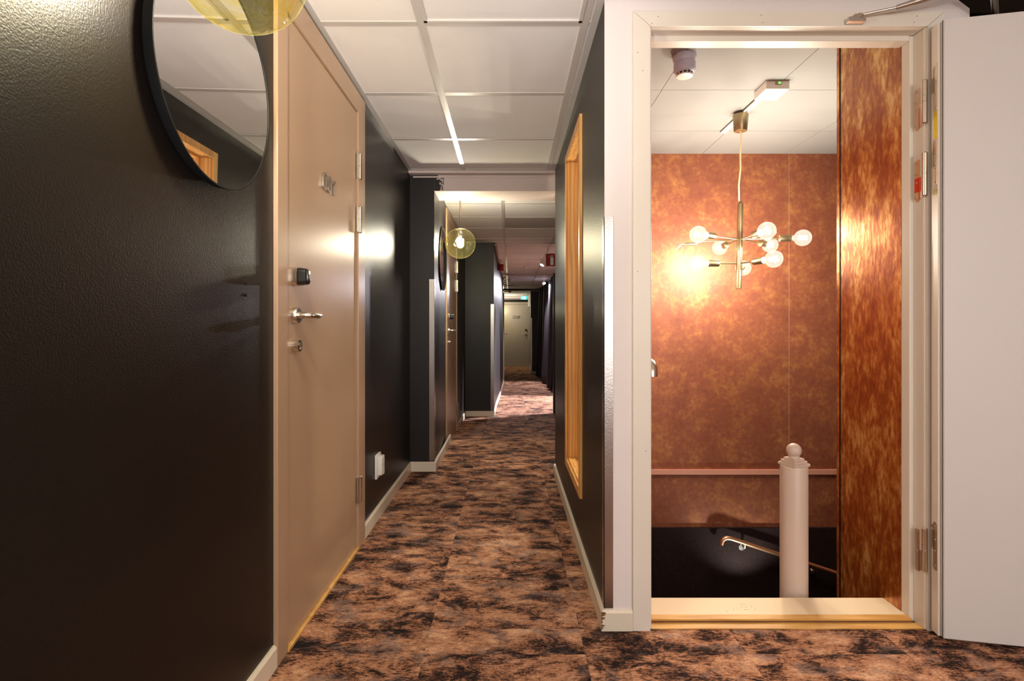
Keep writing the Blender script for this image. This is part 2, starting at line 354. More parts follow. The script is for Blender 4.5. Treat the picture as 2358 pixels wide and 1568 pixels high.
# ---------------------------------------------------------------- left wall and everything on it
XL = -.703
wl = MB()
wl.box((XL-.12, -3.1, -.1), (XL, 1.625, 2.3)); wl.box((XL-.12, 1.625, 2.09), (XL, 2.609, 2.3)); wl.box((XL-.12, 2.609, -.1), (XL, 3.856, 2.3))
wl.box((XL-.12, 1.625, -.1), (XL-.075, 2.609, 2.09))
struct(wl.build('wall_left', M['black']), 'glossy black wall along the left of the corridor', 'wall')
def bboard(name, pts, h=.068, t=.012, label='cream baseboard', m=None):
    """pts polyline (x,y) of the wall face; thickness to the left of travel; follows the floor"""
    mb = MB(); bm = mb.bm; n = len(pts); nor = []
    for i in range(n):
        a = Vector(pts[max(i-1, 0)]); b = Vector(pts[min(i+1, n-1)]); p = Vector(pts[i])
        d1 = (p-a).normalized() if i > 0 else (b-p).normalized(); d2 = (b-p).normalized() if i < n-1 else d1
        n1 = Vector((-d1.y, d1.x)); n2 = Vector((-d2.y, d2.x)); q = (n1+n2); q = q/max(q.dot(n1), .2); nor.append(q)
    rows = []
    for i, p in enumerate(pts):
        z = fz(p[1]); nx, ny = nor[i]
        rows.append([bm.verts.new((p[0]+nx*k*t, p[1]+ny*k*t, z+hh)) for k, hh in ((0, 0), (1, 0), (1, h-.008), (.5, h), (0, h))])
    for A, B in zip(rows, rows[1:]):
        for k in range(5): bm.faces.new((A[k], A[(k+1) % 5], B[(k+1) % 5], B[k]))
    bm.faces.new(rows[0]); bm.faces.new(rows[-1][::-1])
    return struct(mb.build(name, m or M['base']), label, 'baseboard')
bboard('baseboard_left', [(XL, 1.622), (XL, -3.0)], label='cream baseboard under the round mirror, left of the tan door')
bboard('baseboard_left_corner', [(-.531, 4.86), (-.531, 3.856), (XL, 3.856), (XL, 2.612)], label='cream baseboard stepping round the column beyond the tan door')

# tan door 001
d1 = struct(empty('door_1', (XL, 1.625, 0)), 'tan hotel room door numbered 001 in the near left wall', 'door')
XF = -.690
f = MB(); 
f.box((XL-.07, 1.625, 0), (XF, 1.700, 2.09), None, .002); f.build('frame_jamb', M['tanframe'], d1)
f = MB(); f.box((XL-.07, 2.497, 0), (XF, 2.609, 2.09), None, .002); f.build('frame_jamb', M['tanframe'], d1)
f = MB(); f.box((XL-.07, 1.7, 2.0), (XF, 2.497, 2.09), None, .002); f.build('frame_head', M['tanframe'], d1)
f = MB(); f.box((XL-.07, 1.7005, .014), (XF-.008, 2.4955, 1.996), None, .0015); leaf = f.build('door_leaf', M['tan'], d1)
f = MB(); f.box((XL-.07, 1.7, -.001), (XF+.004, 2.497, .012), None, .002); tag(f.build('threshold', M['thresh'], d1), 'oak threshold strip')
XS = XF-.008
def hinge_small(y, z, par, x=XF, h=.116, r=.0085):
    e = MB(); e.lathe([(r*.6, -h/2-.003), (r, -h/2), (r, -.002), (r*.75, -.0015), (r*.75, .0015), (r, .002), (r, h/2), (r*.6, h/2+.003)], (x+.005, y, z), seg=14)
    e.box((x-.004, y-.028, z-h/2), (x+.0015, y+.003, z+h/2)); return e.build('hinge', M['chrome'], par, True)
for z in (1.753, 1.508, .271): hinge_small(2.505, z, d1)
# reader
def lock_set(par, x, y, zr, zh, zc, sgn=1, ay='y', lever=1):
    """sgn: direction out of the door; ay='y' door in a side wall, 'x' door facing the camera"""
    def T(u, v, w):  # u along door, v up, w out
        return (x+sgn*w, y+u*lever, v) if ay == 'y' else (x+u*lever, y+sgn*w, v)
    ax = (sgn, 0, 0) if ay == 'y' else (0, sgn, 0)
    e = MB(); n = 28
    def rr(hw, hh, p=4): return [(abs(math.cos(t))**(2/p)*math.copysign(hw, math.cos(t)), abs(math.sin(t))**(2/p)*math.copysign(hh, math.sin(t))) for t in [2*PI*k/n for k in range(n)]]
    def loft(e, secs):
        R = [[e.bm.verts.new(T(p[0], zr+p[1], w)) for p in rr(hw, hh)] for hw, hh, w in secs]
        for A, B in zip(R, R[1:]):
            for k in range(n): e.bm.faces.new((A[k], A[(k+1) % n], B[(k+1) % n], B[k]))
        e.bm.faces.new(R[0]); e.bm.faces.new(R[-1])
    loft(e, [(.026, .029, 0), (.026, .029, .018), (.024, .027, .020)]); rd = e.build('card_reader', M['chrome'], par, True)
    e = MB(); loft(e, [(.024, .027, .019), (.025, .028, .026), (.022, .025, .046), (.017, .019, .050)]); tag(e.build('reader_cap', M['plastic_black'], rd, True), 'black plastic cap')
    e = MB()
    for r_ in (.004, .007, .010):
        e.ribbon([(r_*math.cos(t), zr+r_*math.sin(t)) for t in [-.8+1.6*k/7 for k in range(8)]], .0012, False, lambda u, v, t: T(u, v, t), .0498, .0506)
    e.build('contactless_mark', M['inkgrey'], rd)
    e = MB(); e.lathe([(.026, 0), (.026, .017), (.0245, .019), (.011, .019), (.011, .030)], T(0, zh, 0), ax, 28); h = e.build('handle_rosette', M['chrome'], par, True)
    e = MB(); pts = [T(0, zh, .02), T(0, zh, .044), T(.004, zh, .051), T(.012, zh, .054), T(.06, zh, .054), T(.075, zh-.001, .054), T(.10, zh+.002, .053), T(.128, zh+.003, .050)]
    e.tube(pts, [.0095, .0095, .0098, .0100, .0098, .0095, .007, .002], 14); e.build('lever', M['chrome'], h, True)
    e = MB(); e.lathe([(.021, 0), (.021, .020), (.019, .022), (.013, .022), (.011, .019), (0, .019)], T(0, zc, 0), ax, 24); k_ = e.build('cylinder_lock', M['chrome'], par, True)
    e = MB(); e.lathe([(.009, .018), (.009, .024), (0, .024)], T(0, zc+.003, 0), ax, 16); tag(e.build('key_core', M['brass'], k_, True), 'brass key core')
lock_set(d1, XS, 1.762, 1.177, 1.052, .954)
# digits
def arc(cx, cy, rx, ry, a0, a1, n): return [(cx+rx*math.cos(a0+(a1-a0)*k/n), cy+ry*math.sin(a0+(a1-a0)*k/n)) for k in range(n+1)]
def digit(ch, w, h):
    if ch == '0': return [(arc(0, h/2-w/2, w/2, w/2, 0, PI, 10)+arc(0, -h/2+w/2, w/2, w/2, PI, 2*PI, 10), True)]
    if ch == '1': return [([(w*.12, h/2), (w*.12, -h/2)], False), ([(-w*.36, h*.30), (w*.10, h*.44)], False)]
    if ch == '6': return [(arc(0, -h*.2, w/2, h*.3, 0, 2*PI, 20)[:-1], True), ([(w*.38, h*.44), (w*.05, h*.5), (-w*.3, h*.35), (-w*.48, 0), (-w*.5, -h*.2)], False)]
def number(txt, par, to3, w, h, sw, gap, t0, t1, m):
    for i, ch in enumerate(txt):
        u0 = (i-(len(txt)-1)/2)*gap
        e = MB()
        for path, cl in digit(ch, w, h): e.ribbon([(p[0]+u0+p[1]*.12, p[1]) for p in path], sw, cl, to3, t0, t1)
        e.build('door_digit', m, par)
number('001', d1, lambda u, v, t: (XS+t, 2.10+u, 1.563+v), .034, .056, .0105, .052, .001, .008, M['steel'])

# wall socket
def socket():
    t = empty('wall_socket', (XL, 2.885, .285), 'white double power socket low on the black wall beyond the tan door', 'socket')
    y0, y1, z0, z1 = 2.838, 2.932, .222, .348
    e = MB(); e.box((XL+.001, y0, z0), (XL+.014, y1, z1), None, .003); e.build('back_plate', M['plastic_white'], t, True)
    e = MB(); e.box((XL+.014, y0+.016, z0+.018), (XL+.036, y1-.014, z1-.012), None, .003); e.build('socket_body', M['plastic_white'], t, True)
    for zz in (.258, .314):
        e = MB(); e.lathe([(.020, .0005), (.020, .0015), (.017, .0015), (.016, -.0005), (0, -.0005)], (XL+.0365, 2.886, zz), (1, 0, 0), 24); q = e.build('socket_well', M['plastic_white'], t, True)
        for dy in (-.0095, .0095):
            e = MB(); e.lathe([(.0025, 0), (.0025, .0012), (0, .0012)], (XL+.0365, 2.886+dy, zz), (1, 0, 0), 10); e.build('pin_hole', M['ink'], q)
socket()
# two screws in the near black wall
for i, (px_, py_) in enumerate(((568, 652), (568, 679))):
    p = P(px_, py_, .70*F/(CX-px_)); e = MB(); e.lathe([(.0045, 0), (.004, .003), (0, .0035)], (XL, p.y, p.z), (1, 0, 0), 12)
    tag(e.build('wall_screw', M['mirrorframe'], None, True), ('upper' if i == 0 else 'lower')+' black screw head in the black wall, left of the tan door', 'screw', 'screws in the black wall')

# round mirrors
def mirror(x, y, z, R, label, D=.0335):
    t = empty('round_mirror', (x, y, z), label, 'mirror', 'round mirrors on the left wall')
    e = MB(); e.lathe([(R*.93, .0005), (R*.985, D*.35), (R, D-.0035), (R, D), (R-.0035, D), (R-.0045, D-.003), (0, D-.003)], (x, y, z), (1, 0, 0), 96, cap=True); e.build('mirror_frame', M['mirrorframe'], t, True)
    e = MB(); e.lathe([(R-.0045, D-.0028), (R-.0045, D-.0023), (0, D-.0023)], (x, y, z), (1, 0, 0), 96); e.build('mirror_pane', M['mirror'], t)
    if D > .03: t.rotation_euler = (0, .014, -.004); t.location.x += .004
mirror(XL, 1.265, 1.585, .247, 'large round mirror in a dished black frame, left of the tan door 001')
mirror(-.541, 4.33, 1.556, .247, 'round mirror seen edge on beside the far globe lamp, beyond the column', .020)

# column and beam
e = MB(); e.box((XL-.12, 3.856, -.1), (-.531, 4.14, 2.3)); 
struct(e.build('wall_column', M['black2']), 'black column face stepping out from the left wall beyond the tan door', 'wall')
e = MB(); e.prism([(-.69, -.1), (-.568, -.1), (-.568, 2.3), (-.69, 2.3)], 'y', 5.85, 7.0)
e.prism([(XL-.12, 4.14), (-.531, 4.14), (-.568, 4.87), (XL-.12, 4.87)], 'z', -.1, 2.3)
e.box((-.69, 4.87, 2.09), (-.568, 5.85, 2.3)); e.box((-.69, 4.87, -.2), (-.64, 5.85, 2.3)); e.bm.faces.ensure_lookup_table()
struct(e.build('wall_left_middle', M['black2']), 'black left wall between the column and the projecting wall', 'wall')
bm_ = MB(); bm_.prism([(-.531, 3.856), (.3315, 3.856), (.3315, 4.085), (.9, 4.085), (.9, 4.14), (-.531, 4.14)], 'z', 1.98, 2.3); beam = struct(bm_.build('trim_1', M['beam']), 'pale plaster beam crossing the corridor ceiling at the column', 'beam')
# ragged black paint running onto the beam
e = MB(); random.seed(3)
prev = -.531
for k in range(14):
    z0 = 1.982+k*.0088; w = .022+.018*random.random()+(.014 if k < 9 else -.010); e.box((-.5305, 3.8545, z0), (-.531+w, 3.857, z0+.0088))
for k in range(60):
    x = -.50+.034*random.random(); z = 1.985+.085*random.random(); s_ = .002+.004*random.random(); e.box((x, 3.8548, z), (x+s_, 3.857, z+s_*1.3))
tag(e.build('paint_overrun', M['black2'], beam), 'ragged black paint overrun', None, None, 'stuff')
e = MB(); e.box((-.68, 3.85, 2.074), (.331, 3.858, 2.084)); e.build('beam_angle', M['beam'], beam)
# corner guards
def guard(name, pts, label):
    t = MB()
    for a, b in pts: t.box(a, b)
    return tag(t.build('corner_guard', M['guard']), label, 'corner guard', 'steel corner guards')
guard('g', [((.3165, 1.8275, .072), (.3475, 1.8297, 1.383)), ((.3165, 1.8275, .072), (.3188, 1.862, 1.383))], 'tall steel corner guard at the white wall edge right of the pine window')
guard('g', [((-.566, 3.852, .07), (-.529, 3.8555, 1.357)), ((-.5308, 3.852, .07), (-.528, 3.888, 1.357))], 'steel corner guard on the black column beyond the tan door')
guard('g', [((-.240, 6.996, -.05), (-.2015, 6.9995, 1.32)), ((-.2005, 6.996, -.05), (-.197, 7.04, 1.32))], 'steel corner guard on the projecting black wall behind the far globe lamp')
guard('g', [((.582, 14.99, -.17), (.622, 14.996, 1.30)), ((.580, 14.99, -.17), (.584, 15.03, 1.30))], 'steel corner guard beside the farthest door 006')

# door 2
d2 = struct(empty('door_2', (-.568, 4.87, 0)), 'dark tan room door edge on behind the far globe lamp', 'door')
for y0, y1 in ((4.87, 4.93), (5.79, 5.85)):
    e = MB(); e.box((-.64, y0, -.12), (-.556, y1, 2.09), None, .002); e.build('frame_jamb', M['tanframe'], d2)
e = MB(); e.box((-.64, 4.93, 2.0), (-.556, 5.79, 2.09)); e.build('frame_head', M['tanframe'], d2)
e = MB(); e.box((-.62, 4.931, -.10), (-.563, 5.789, 1.996)); e.build('door_leaf', M['tan'], d2)
for z in (1.66, 1.46, .16): hinge_small(5.80, z, d2, -.556, .12, .010)
lock_set(d2, -.563, 5.02, 1.12, .99, .88)
bboard('baseboard_left_middle', [(-.2, 7.0), (-.568, 7.0), (-.568, 5.852)], label='cream baseboard under the projecting black wall beyond the far globe lamp')
# projecting wall
far = [(-.2, 7.0), (-.2, 8.1), (-.16, 10.2), (-.14, 12.0), (-.16, 14.0)]
e = MB(); e.prism([(-1.0, 7.0)]+far+[(-1.0, 14.0)], 'z', -.5, 2.3)
struct(e.build('wall_left_projecting', M['black2']), 'black wall projecting into the corridor and running to the far end', 'wall')
bboard('baseboard_left_far', far[::-1], label='white baseboard curving down the far ramp on the left')
e = MB(); e.box((-1.0, 14.0, -.5), (-.6, 17.7, 2.3)); struct(e.build('wall_left_end', M['black2']), 'black wall recess left of the farthest door', 'wall')
e = MB(); e.box((-1.0, 17.6, 1.86), (1.2, 17.8, 2.3)); e.box((-1, 17.6, -.5), (-.29, 17.8, 2.3)); e.box((.67, 17.6, -.5), (1.2, 17.8, 2.3))
struct(e.build('wall_back', M['white_wall']), 'pale wall over the farthest door at the corridor end', 'wall')
# far wall door (edge on) on left at Y 12.6
d4 = struct(empty('door_4', (-.145, 12.4, -.24)), 'pale framed door edge on in the far left wall', 'door')
e = MB(); e.box((-.17, 12.4, -.24), (-.118, 12.48, 1.82)); e.build('frame_jamb', M['tanframe'], d4)
e = MB(); e.box((-.17, 13.3, -.24), (-.128, 13.38, 1.82)); e.build('frame_jamb', M['tanframe'], d4)
e = MB(); e.box((-.17, 12.48, 1.76), (-.125, 13.3, 1.82)); e.build('frame_head', M['tanframe'], d4)
e = MB(); e.box((-.17, 12.48, -.23), (-.135, 13.3, 1.76)); e.build('door_leaf', M['tan'], d4)
e = MB(); e.tube([(-.14, 12.60, .88), (-.075, 12.60, .88), (-.06, 12.64, .88), (-.06, 12.74, .88)], .011, 10); e.build('lever', M['chrome'], d4, True)
# door 006
d3 = struct(empty('door_3', (.2, 17.58, -.24)), 'beige door numbered 006 facing down the far end of the corridor', 'door')
for x0, x1 in ((-.29, -.22), (.60, .67)):
    e = MB(); e.box((x0, 17.56, -.24), (x1, 17.68, 1.86), None, .003); e.build('frame_jamb', M['beigedoor'], d3)
e = MB(); e.box((-.22, 17.56, 1.78), (.60, 17.68, 1.86), None, .003); e.build('frame_head', M['beigedoor'], d3)
e = MB(); e.box((-.217, 17.585, -.228), (.597, 17.64, 1.777), None, .003); e.build('door_leaf', M['beigedoor'], d3)
e = MB(); e.box((-.22, 17.55, -.242), (.60, 17.66, -.229)); tag(e.build('threshold', M['thresh'], d3), 'oak threshold strip')
lock_set(d3, .525, 17.583, .965, .835, .73, -1, 'x', -1)
number('006', d3, lambda u, v, t: (.225+u, 17.583-t, 1.375+v), .055, .085, .020, .085, .001, .010, M['steel'])
e = MB(); e.box((-.29, 17.50, 1.865), (.62, 17.6, 1.925)); tag(e.build('trim_2', M['mirrorframe']), None, None, None, 'structure')['label'] = 'dark rail above the farthest door'
bpy.data.objects['trim_2']['category'] = 'trim'
e = MB(); e.box((.60, 17.30, 1.70), (.70, 17.56, 2.04), None, .01); tag(e.build('closer_housing', M['plastic_white']), 'white boxy closer housing at the top right of door 006', 'door closer')
# pier right of door 006
e = MB(); e.prism([(.585, 15.0), (1.0, 15.0), (1.0, 17.7), (.67, 17.7)], 'z', -.5, 2.3)
struct(e.build('wall_right_far', M['black2']), 'black pier right of the farthest door 006', 'wall')
bboard('baseboard_right_far', [(.67, 17.55), (.585, 15.0), (1.0, 15.0)][::-1][::-1], t=-.012, label='white baseboard round the black pier by door 006')

# ---------------------------------------------------------------- right wall with pine window
XR = .319; XI = .452
WY0, WY1, WZ0, WZ1 = 2.425, 2.985, .295, 1.925
mi = {'-x': 0, '-y': 1, '+x': 2, '+y': 0, '+z': 0, '-z': 0}
e = MB()
e.box((XR, 1.83, -.1), (XI, WY0, 2.3), mi); e.box((XR, WY1, -.1), (XI, 3.80, 2.3), mi)
e.box((XR, WY0, -.1), (XI, WY1, WZ0), mi); e.box((XR, WY0, WZ1), (XI, WY1, 2.3), mi)
e.box((XR+.02, 1.95, -2.2), (XI, 3.97, -.1), {'-x': 2, '-y': 2, '+x': 2, '+y': 2, '+z': 2, '-z': 2})
struct(e.build('wall_right', [M['black'], M['white_wall'], M['copperwall']]), 'black corridor wall on the right holding the tall pine window', 'wall')
bboard('baseboard_right', [(.412, 1.83), (XR, 1.83), (XR, 3.80)][::-1], t=-.012, label='cream baseboard under the pine window, chipped at the white corner')
e = MB(); random.seed(5)
edge = [(XR-.0122, .064)]; z0 = .064
for k in range(26):
    edge.append((XR-.0118+(.016*random.random()**2.2 if k > 2 else .014*random.random()+.003), z0)); z0 -= .0023
edge.append((XR-.0122, .003))
e.prism(edge, 'y', 1.8172, 1.8184)
tag(e.build('paint_chip', M['chip_shade'], bpy.data.objects['baseboard_right']), 'bare wood where the paint has chipped')
# window
w = struct(empty('window_1', (XR, 2.7, WZ0)), 'tall narrow pine framed window in the black right wall', 'window')
cz0, cz1, cy0, cy1 = .262, 1.952, 2.39, 3.022
def wbox(name, a, b, m='pine', par=None, bev=.0015):
    q = MB(); q.box(a, b, None, bev); return q.build(name, M[m], par or w)
wbox('casing_side', (XR-.012, cy0, cz0), (XR+.001, cy0+.040, cz1)); wbox('casing_side', (XR-.012, cy1-.040, cz0), (XR+.001, cy1, cz1))
wbox('casing_head', (XR-.012, cy0+.040, cz1-.040), (XR+.001, cy1-.040, cz1)); wbox('casing_sill', (XR-.012, cy0+.040, cz0), (XR+.001, cy1-.040, cz0+.040))
# lining
wbox('lining_side', (XR, WY0, WZ0), (XI, WY0+.014, WZ1)); wbox('lining_side', (XR, WY1-.014, WZ0), (XI, WY1, WZ1))
wbox('lining_head', (XR, WY0+.014, WZ1-.012), (XI, WY1-.014, WZ1)); wbox('lining_sill', (XR, WY0+.014, WZ0), (XI, WY1-.014, WZ0+.014))
# glazing stops with screws
for (a, b) in (((XR+.052, WY1-.040, WZ0+.014), (XR+.075, WY1-.014, WZ1-.012)), ((XR+.052, WY0+.014, WZ0+.014), (XR+.075, WY0+.040, WZ1-.012))):
    st = wbox('glazing_stop', a, b)
    for k in range(8):
        q = MB(); q.lathe([(.004, 0), (.004, .0012), (0, .0015)], (XR+.064, (a[1] if a[1] > 2.7 else b[1]), WZ0+.15+k*.185), (0, -1 if a[1] > 2.7 else 1, 0), 10); q.build('screw_head', M['steel'], st, True)
wbox('glazing_stop', (XR+.052, WY0+.040, WZ0+.014), (XR+.075, WY1-.040, WZ0+.036)); wbox('glazing_stop', (XR+.052, WY0+.040, WZ1-.022), (XR+.075, WY1-.040, WZ1-.012))
q = MB(); q.box((XR+.076, WY0+.014, WZ0+.014), (XR+.080, WY1-.014, WZ1-.012)); q.build('pane', M['pane'], w)

# ---------------------------------------------------------------- white wall with the stair door
DX0, DX1 = .476, 1.392; YD = 1.83
e = MB()
e.box((XI, YD, -.1), (DX0-.004, 1.95, 2.3)); e.box((DX0-.004, YD, 2.02), (1.396, 1.95, 2.3))
e.prism([(1.396, -.1), (1.544, -.1), (1.544, 2.083), (1.505, 2.112), (1.396, 2.112)], 'y', YD, 1.919)
e.box((.319, 1.8299, 2.112), (1.396, 1.8301, 2.3))
struct(e.build('wall_front', [M['white_wall']]), 'white wall around the open stair door', 'wall')
dd = struct(empty('door_5', (.93, YD, 0)), 'white painted stair door standing open beside its cream frame', 'door')
# casing
def miter(name, pts, par=dd, m='casing', y0=YD-.010, y1=YD+.001):
    q = MB(); q.prism(pts, 'y', y0, y1); return q.build(name, M[m], par)
cxo, cxi, czo, czi = .413, .470, 2.068, 2.018
miter('casing_side', [(cxo, 0), (cxi, 0), (cxi, czi), (cxo, czo)])
miter('casing_head', [(cxo+.0015, czo), (cxi+.0015, czi+.0005), (1.396, czi+.0005), (1.452, czo)])
miter('casing_side', [(1.396, 0), (1.452, 0), (1.452, czo-.001), (1.396, czi-.001)])
for (x, z) in ((1.447-.95, 2.05), (.475, 2.027), (.84, 2.055), (.845, 2.03), (1.36, 2.052), (1.35, 2.031), (.428, 1.93), (.445, 1.87), (.428, 1.2), (.455, .60)):
    q = MB(); q.lathe([(.0014, 0), (.0014, .0006), (0, .0006)], (x, YD-.010, z), (0, -1, 0), 8); q.build('nail_head', M['ink'], dd)
def fb(name, a, b, m='casing', bev=.002, par=None):
    q = MB(); q.box(a, b, None, bev); return q.build(name, M[m], par or dd)
fb('frame_jamb', (.470, YD, 0), (.4765, 1.93, 2.018)); 
fb('frame_jamb', (1.392, YD, 0), (1.400, 1.88, 2.018)); fb('frame_stop', (1.379, 1.88, 0), (1.400, 1.92, 2.018))
fb('frame_head', (.4765, YD, 2.018), (1.392, 1.88, 2.03)); fb('frame_head_stop', (.4765, 1.88, 2.001), (1.379, 1.93, 2.03))
q = MB(); q.box((.4763, 1.84, 1.0), (.4775, 1.865, 1.14)); q.box((.4763, 1.84, .9705), (.4775, 1.865, 1.0)); tag(q.build('strike_plate', M['chrome'], dd), 'steel strike plate')
# threshold
t_ = MB(); t_.box((.4765, YD-.001, 0), (1.392, 1.866, .0042), None, .001); tag(t_.build('threshold_board', M['thresh'], dd), 'lower oak threshold board')
t_ = MB(); t_.box((.4765, 1.866, 0), (1.379, 1.896, .016), None, .001); tag(t_.build('threshold_board', M['thresh'], dd), 'upper oak threshold board')
t_ = MB(); t_.box((.4765, 1.8650, .0042), (1.3785, 1.8662, .0100)); tag(t_.build('riser_shade', M['chip_shade'], dd), 'dark strip painting the shade on the riser')  # dark wood colour stands in for shade on the riser face
t_ = MB(); t_.box((.4765, 1.896, -.03), (1.378, 2.014, .0155), None, .0006); sp = t_.build('sill_plate', M['sill'], dd); tag(sp, 'cream painted sill plate')
e = MB(); random.seed(11)
for (px_, py_) in ((1672,1408),(1690,1403),(1706,1391),(1712,1392),(1708,1398),(1716,1398),(1714,1404),(1722,1404),(1732,1398),(1738,1404),(1696,1400)):
    yy = (CH-.0156)*F/(py_-CY); xx = (px_-CX)*yy/F; a = random.random()*1.5; l = .004+.004*random.random()
    e.ribbon([(xx, yy), (xx+l*math.cos(a), yy+l*math.sin(a))], .0011, False, lambda u, v, t: (u, v, t), .0152, .0159)
tag(e.build('scratch_mark', M['ink'], sp), None, None, None, 'stuff')
# open leaf: hinge line near (1.396, 1.822)
leafe = MB()
hx, hy = 1.409, 1.815; ang = math.radians(-12)
def LP(u, v, z):   # u along leaf away from the hinge, v thickness (towards the wall), z
    d = Vector((math.cos(ang), math.sin(ang))); n_ = Vector((math.sin(ang)*-1, math.cos(ang)))
    return (hx+d.x*u+n_.x*v, hy+d.y*u+n_.y*v, z)
def lbox(mb, u0, u1, v0, v1, z0, z1, bev=0):
    vs = [mb.bm.verts.new(LP(u, v, z)) for z in (z0, z1) for v in (v0, v1) for u in (u0, u1)]
    fs = [mb.bm.faces.new([vs[i] for i in q]) for q in ((0,1,3,2), (4,6,7,5), (0,4,5,1), (2,3,7,6), (0,2,6,4), (1,5,7,3))]
    if bev: bmesh.ops.bevel(mb.bm, geom=list({x for f_ in fs for x in f_.edges}), offset=bev, segments=2, affect='EDGES')
# door leaf profile: visible face v=-.052, lip
lbox(leafe, 0.0, .86, -.062, -.004, .012, 2.004, .002)
dl = leafe.build('door_leaf', M['doorwhite'], dd)
q = MB(); lbox(q, -.008, .0, -.047, -.008, .012, 2.002, .0008); tag(q.build('leaf_edge', M['casing'], dl), 'cream hinge-side edge of the leaf')
q = MB(); lbox(q, -.0012, .0, -.0605, -.0575, .013, 2.002); tag(q.build('gap_shade', M['ink'], dl), 'thin dark strip for the shaded gap')  # dark strip painted in for the shaded gap at the leaf edge
# hinges
def butt(z, red=False):
    r = MB(); h = .168; yb = YD-.007; xb = 1.3875
    r.lathe([(.005, -h*.42-.003), (.0085, -h*.42), (.0085, -.001), (.0065, -.001), (.0065, .001), (.0085, .001), (.0085, .018), (.0075, .0185), (.0085, .019), (.0085, h*.42), (.006, h*.42+.003)], (xb, yb, z), seg=16)
    k = r.build('hinge', M['chrome'], dd, True)
    r = MB(); y0, y1 = YD+.008, YD+.043
    def rp(y0, y1, z0, z1, n=5):
        c = .0105
        pts = []
        for (cy, cz, a0) in ((y1-c, z1-c, 0), (y0+c*.2, z1-c*.2, PI/2), (y0+c*.2, z0+c*.2, PI), (y1-c, z0+c, 3*PI/2)):
            rr_ = c if a0 in (0, 3*PI/2) else c*.2
            pts += [(cy+rr_*math.cos(a0+PI/2*k/n), cz+rr_*math.sin(a0+PI/2*k/n)) for k in range(n+1)]
        return pts
    r.prism(rp(y0+.011, y1, z-h*.5, z+h*.34), 'x', 1.3895, 1.3925); r.prism([(YD-.007, z-h*.40), (y0+.013, z-h*.48), (y0+.013, z-.01), (YD-.007, z-.01)], 'x', 1.3895, 1.3925)
    a = r.build('hinge_leaf', M['hinge'], k)
    for i, zz in enumerate((z+h*.28, z+.01, z-.02, z-h*.42)):
        r = MB(); r.lathe([(.0045, 0), (.0038, .001), (.0015, .0006), (0, .0004)], (1.3894, y1-.012+(.004 if i % 2 else 0), zz), (-1, 0, 0), 12); r.build('screw', M['steel'], k, True)
    # leaf on the door edge
    r = MB()
    def dprism(poly, u0, u1):
        A = [r.bm.verts.new(LP(u0, p[0], p[1])) for p in poly]; B = [r.bm.verts.new(LP(u1, p[0], p[1])) for p in poly]
        r.bm.faces.new(A); r.bm.faces.new(B[::-1])
        for i in range(len(poly)): j = (i+1) % len(poly); r.bm.faces.new((A[i], B[i], B[j], A[j]))
    zt = z+.028
    pl = []
    for (cv, cz, a0) in ((-.028, zt+h*.42, 0), (-.036, zt+h*.42, PI/2), (-.036, zt-h*.42, PI), (-.028, zt-h*.42, 3*PI/2)):
        pl += [(cv+.008*math.cos(a0+PI/2*k_/5), cz+.008*math.sin(a0+PI/2*k_/5)) for k_ in range(6)]
    dprism(pl, -.0095, -.0075); dprism([(-.012, zt-.012), (-.012, zt+h*.38), (-.030, zt+h*.44), (-.030, zt-.012)], -.0095, -.0075)
    r.build('hinge_leaf', M['hinge'], k)
    for i, zz in enumerate((zt+h*.38, zt+h*.12, zt-h*.1, zt-h*.38)):
        r = MB(); d = Vector(LP(-1, 0, 0))-Vector(LP(0, 0, 0)); r.lathe([(.0045, 0), (.0038, .001), (.0015, .0006), (0, .0004)], LP(-.0096, -.031-(.003 if i % 2 else 0), zz), d, 12); r.build('screw', M['steel'], k, True)
    if red:
        r = MB(); r.box((1.3888, YD+.012, z-.052), (1.3896, YD+.040, z-.004)); s_ = r.build('red_label', M['red_st'], k)
for z_, rd_ in ((1.01+(756-237)*.00146, False), (1.01+(756-403)*.00146, True), (1.01-(1263-756)*.00146, False)): butt(z_, rd_)
# stickers on the leaf edge (flat prints)
def edge_quad(name, z0, z1, m, v0=-.044, v1=-.022):
    r = MB(); 
    A = [LP(-.0082, v0, z0), LP(-.0082, v1, z0), LP(-.0082, v1, z1), LP(-.0082, v0, z1)]; B = [LP(-.0088, v0, z0), LP(-.0088, v1, z0), LP(-.0088, v1, z1), LP(-.0088, v0, z1)]
    a_ = [r.bm.verts.new(p) for p in A]; b_ = [r.bm.verts.new(p) for p in B]
    r.bm.faces.new(a_); r.bm.faces.new(b_)
    for i in range(4): r.bm.faces.new((a_[i], a_[(i+1) % 4], b_[(i+1) % 4], b_[i]))
    return r.build(name, M[m], dl)
def pz(y): return CH+(756-y)*1.80/F
tag(edge_quad('approval_label', pz(325), pz(262), 'yellow_st'), 'yellow approval sticker')
r = MB()
for c_, (v_, gap) in enumerate(((-.040, .004), (-.034, .006), (-.028, .003))):
    z = pz(322)
    while z < pz(266):
        l = .003+.006*random.random()
        a = [LP(-.0089, v_-.0007, z), LP(-.0089, v_+.0007, z), LP(-.0089, v_+.0007, z+l), LP(-.0089, v_-.0007, z+l)]; r.quad(*a); z += l+gap*.5
tag(r.build('label_print', M['inkgrey'], dl), None, None, None, 'stuff')
for yy, mm, nm in ((340, 'blue_st', 'ring_sticker'), (445, 'yellow_ring', 'ring_sticker')):
    r = MB(); r.ribbon([(-.033+.0085*math.cos(t), pz(yy)+.010*math.sin(t)) for t in [2*PI*k/24 for k in range(24)]], .0038, True, lambda u, v, t: LP(t, u, v), -.0082, -.0088)
    tag(r.build(nm, M[mm], dl), ('blue' if mm == 'blue_st' else 'yellow')+' ring sticker')
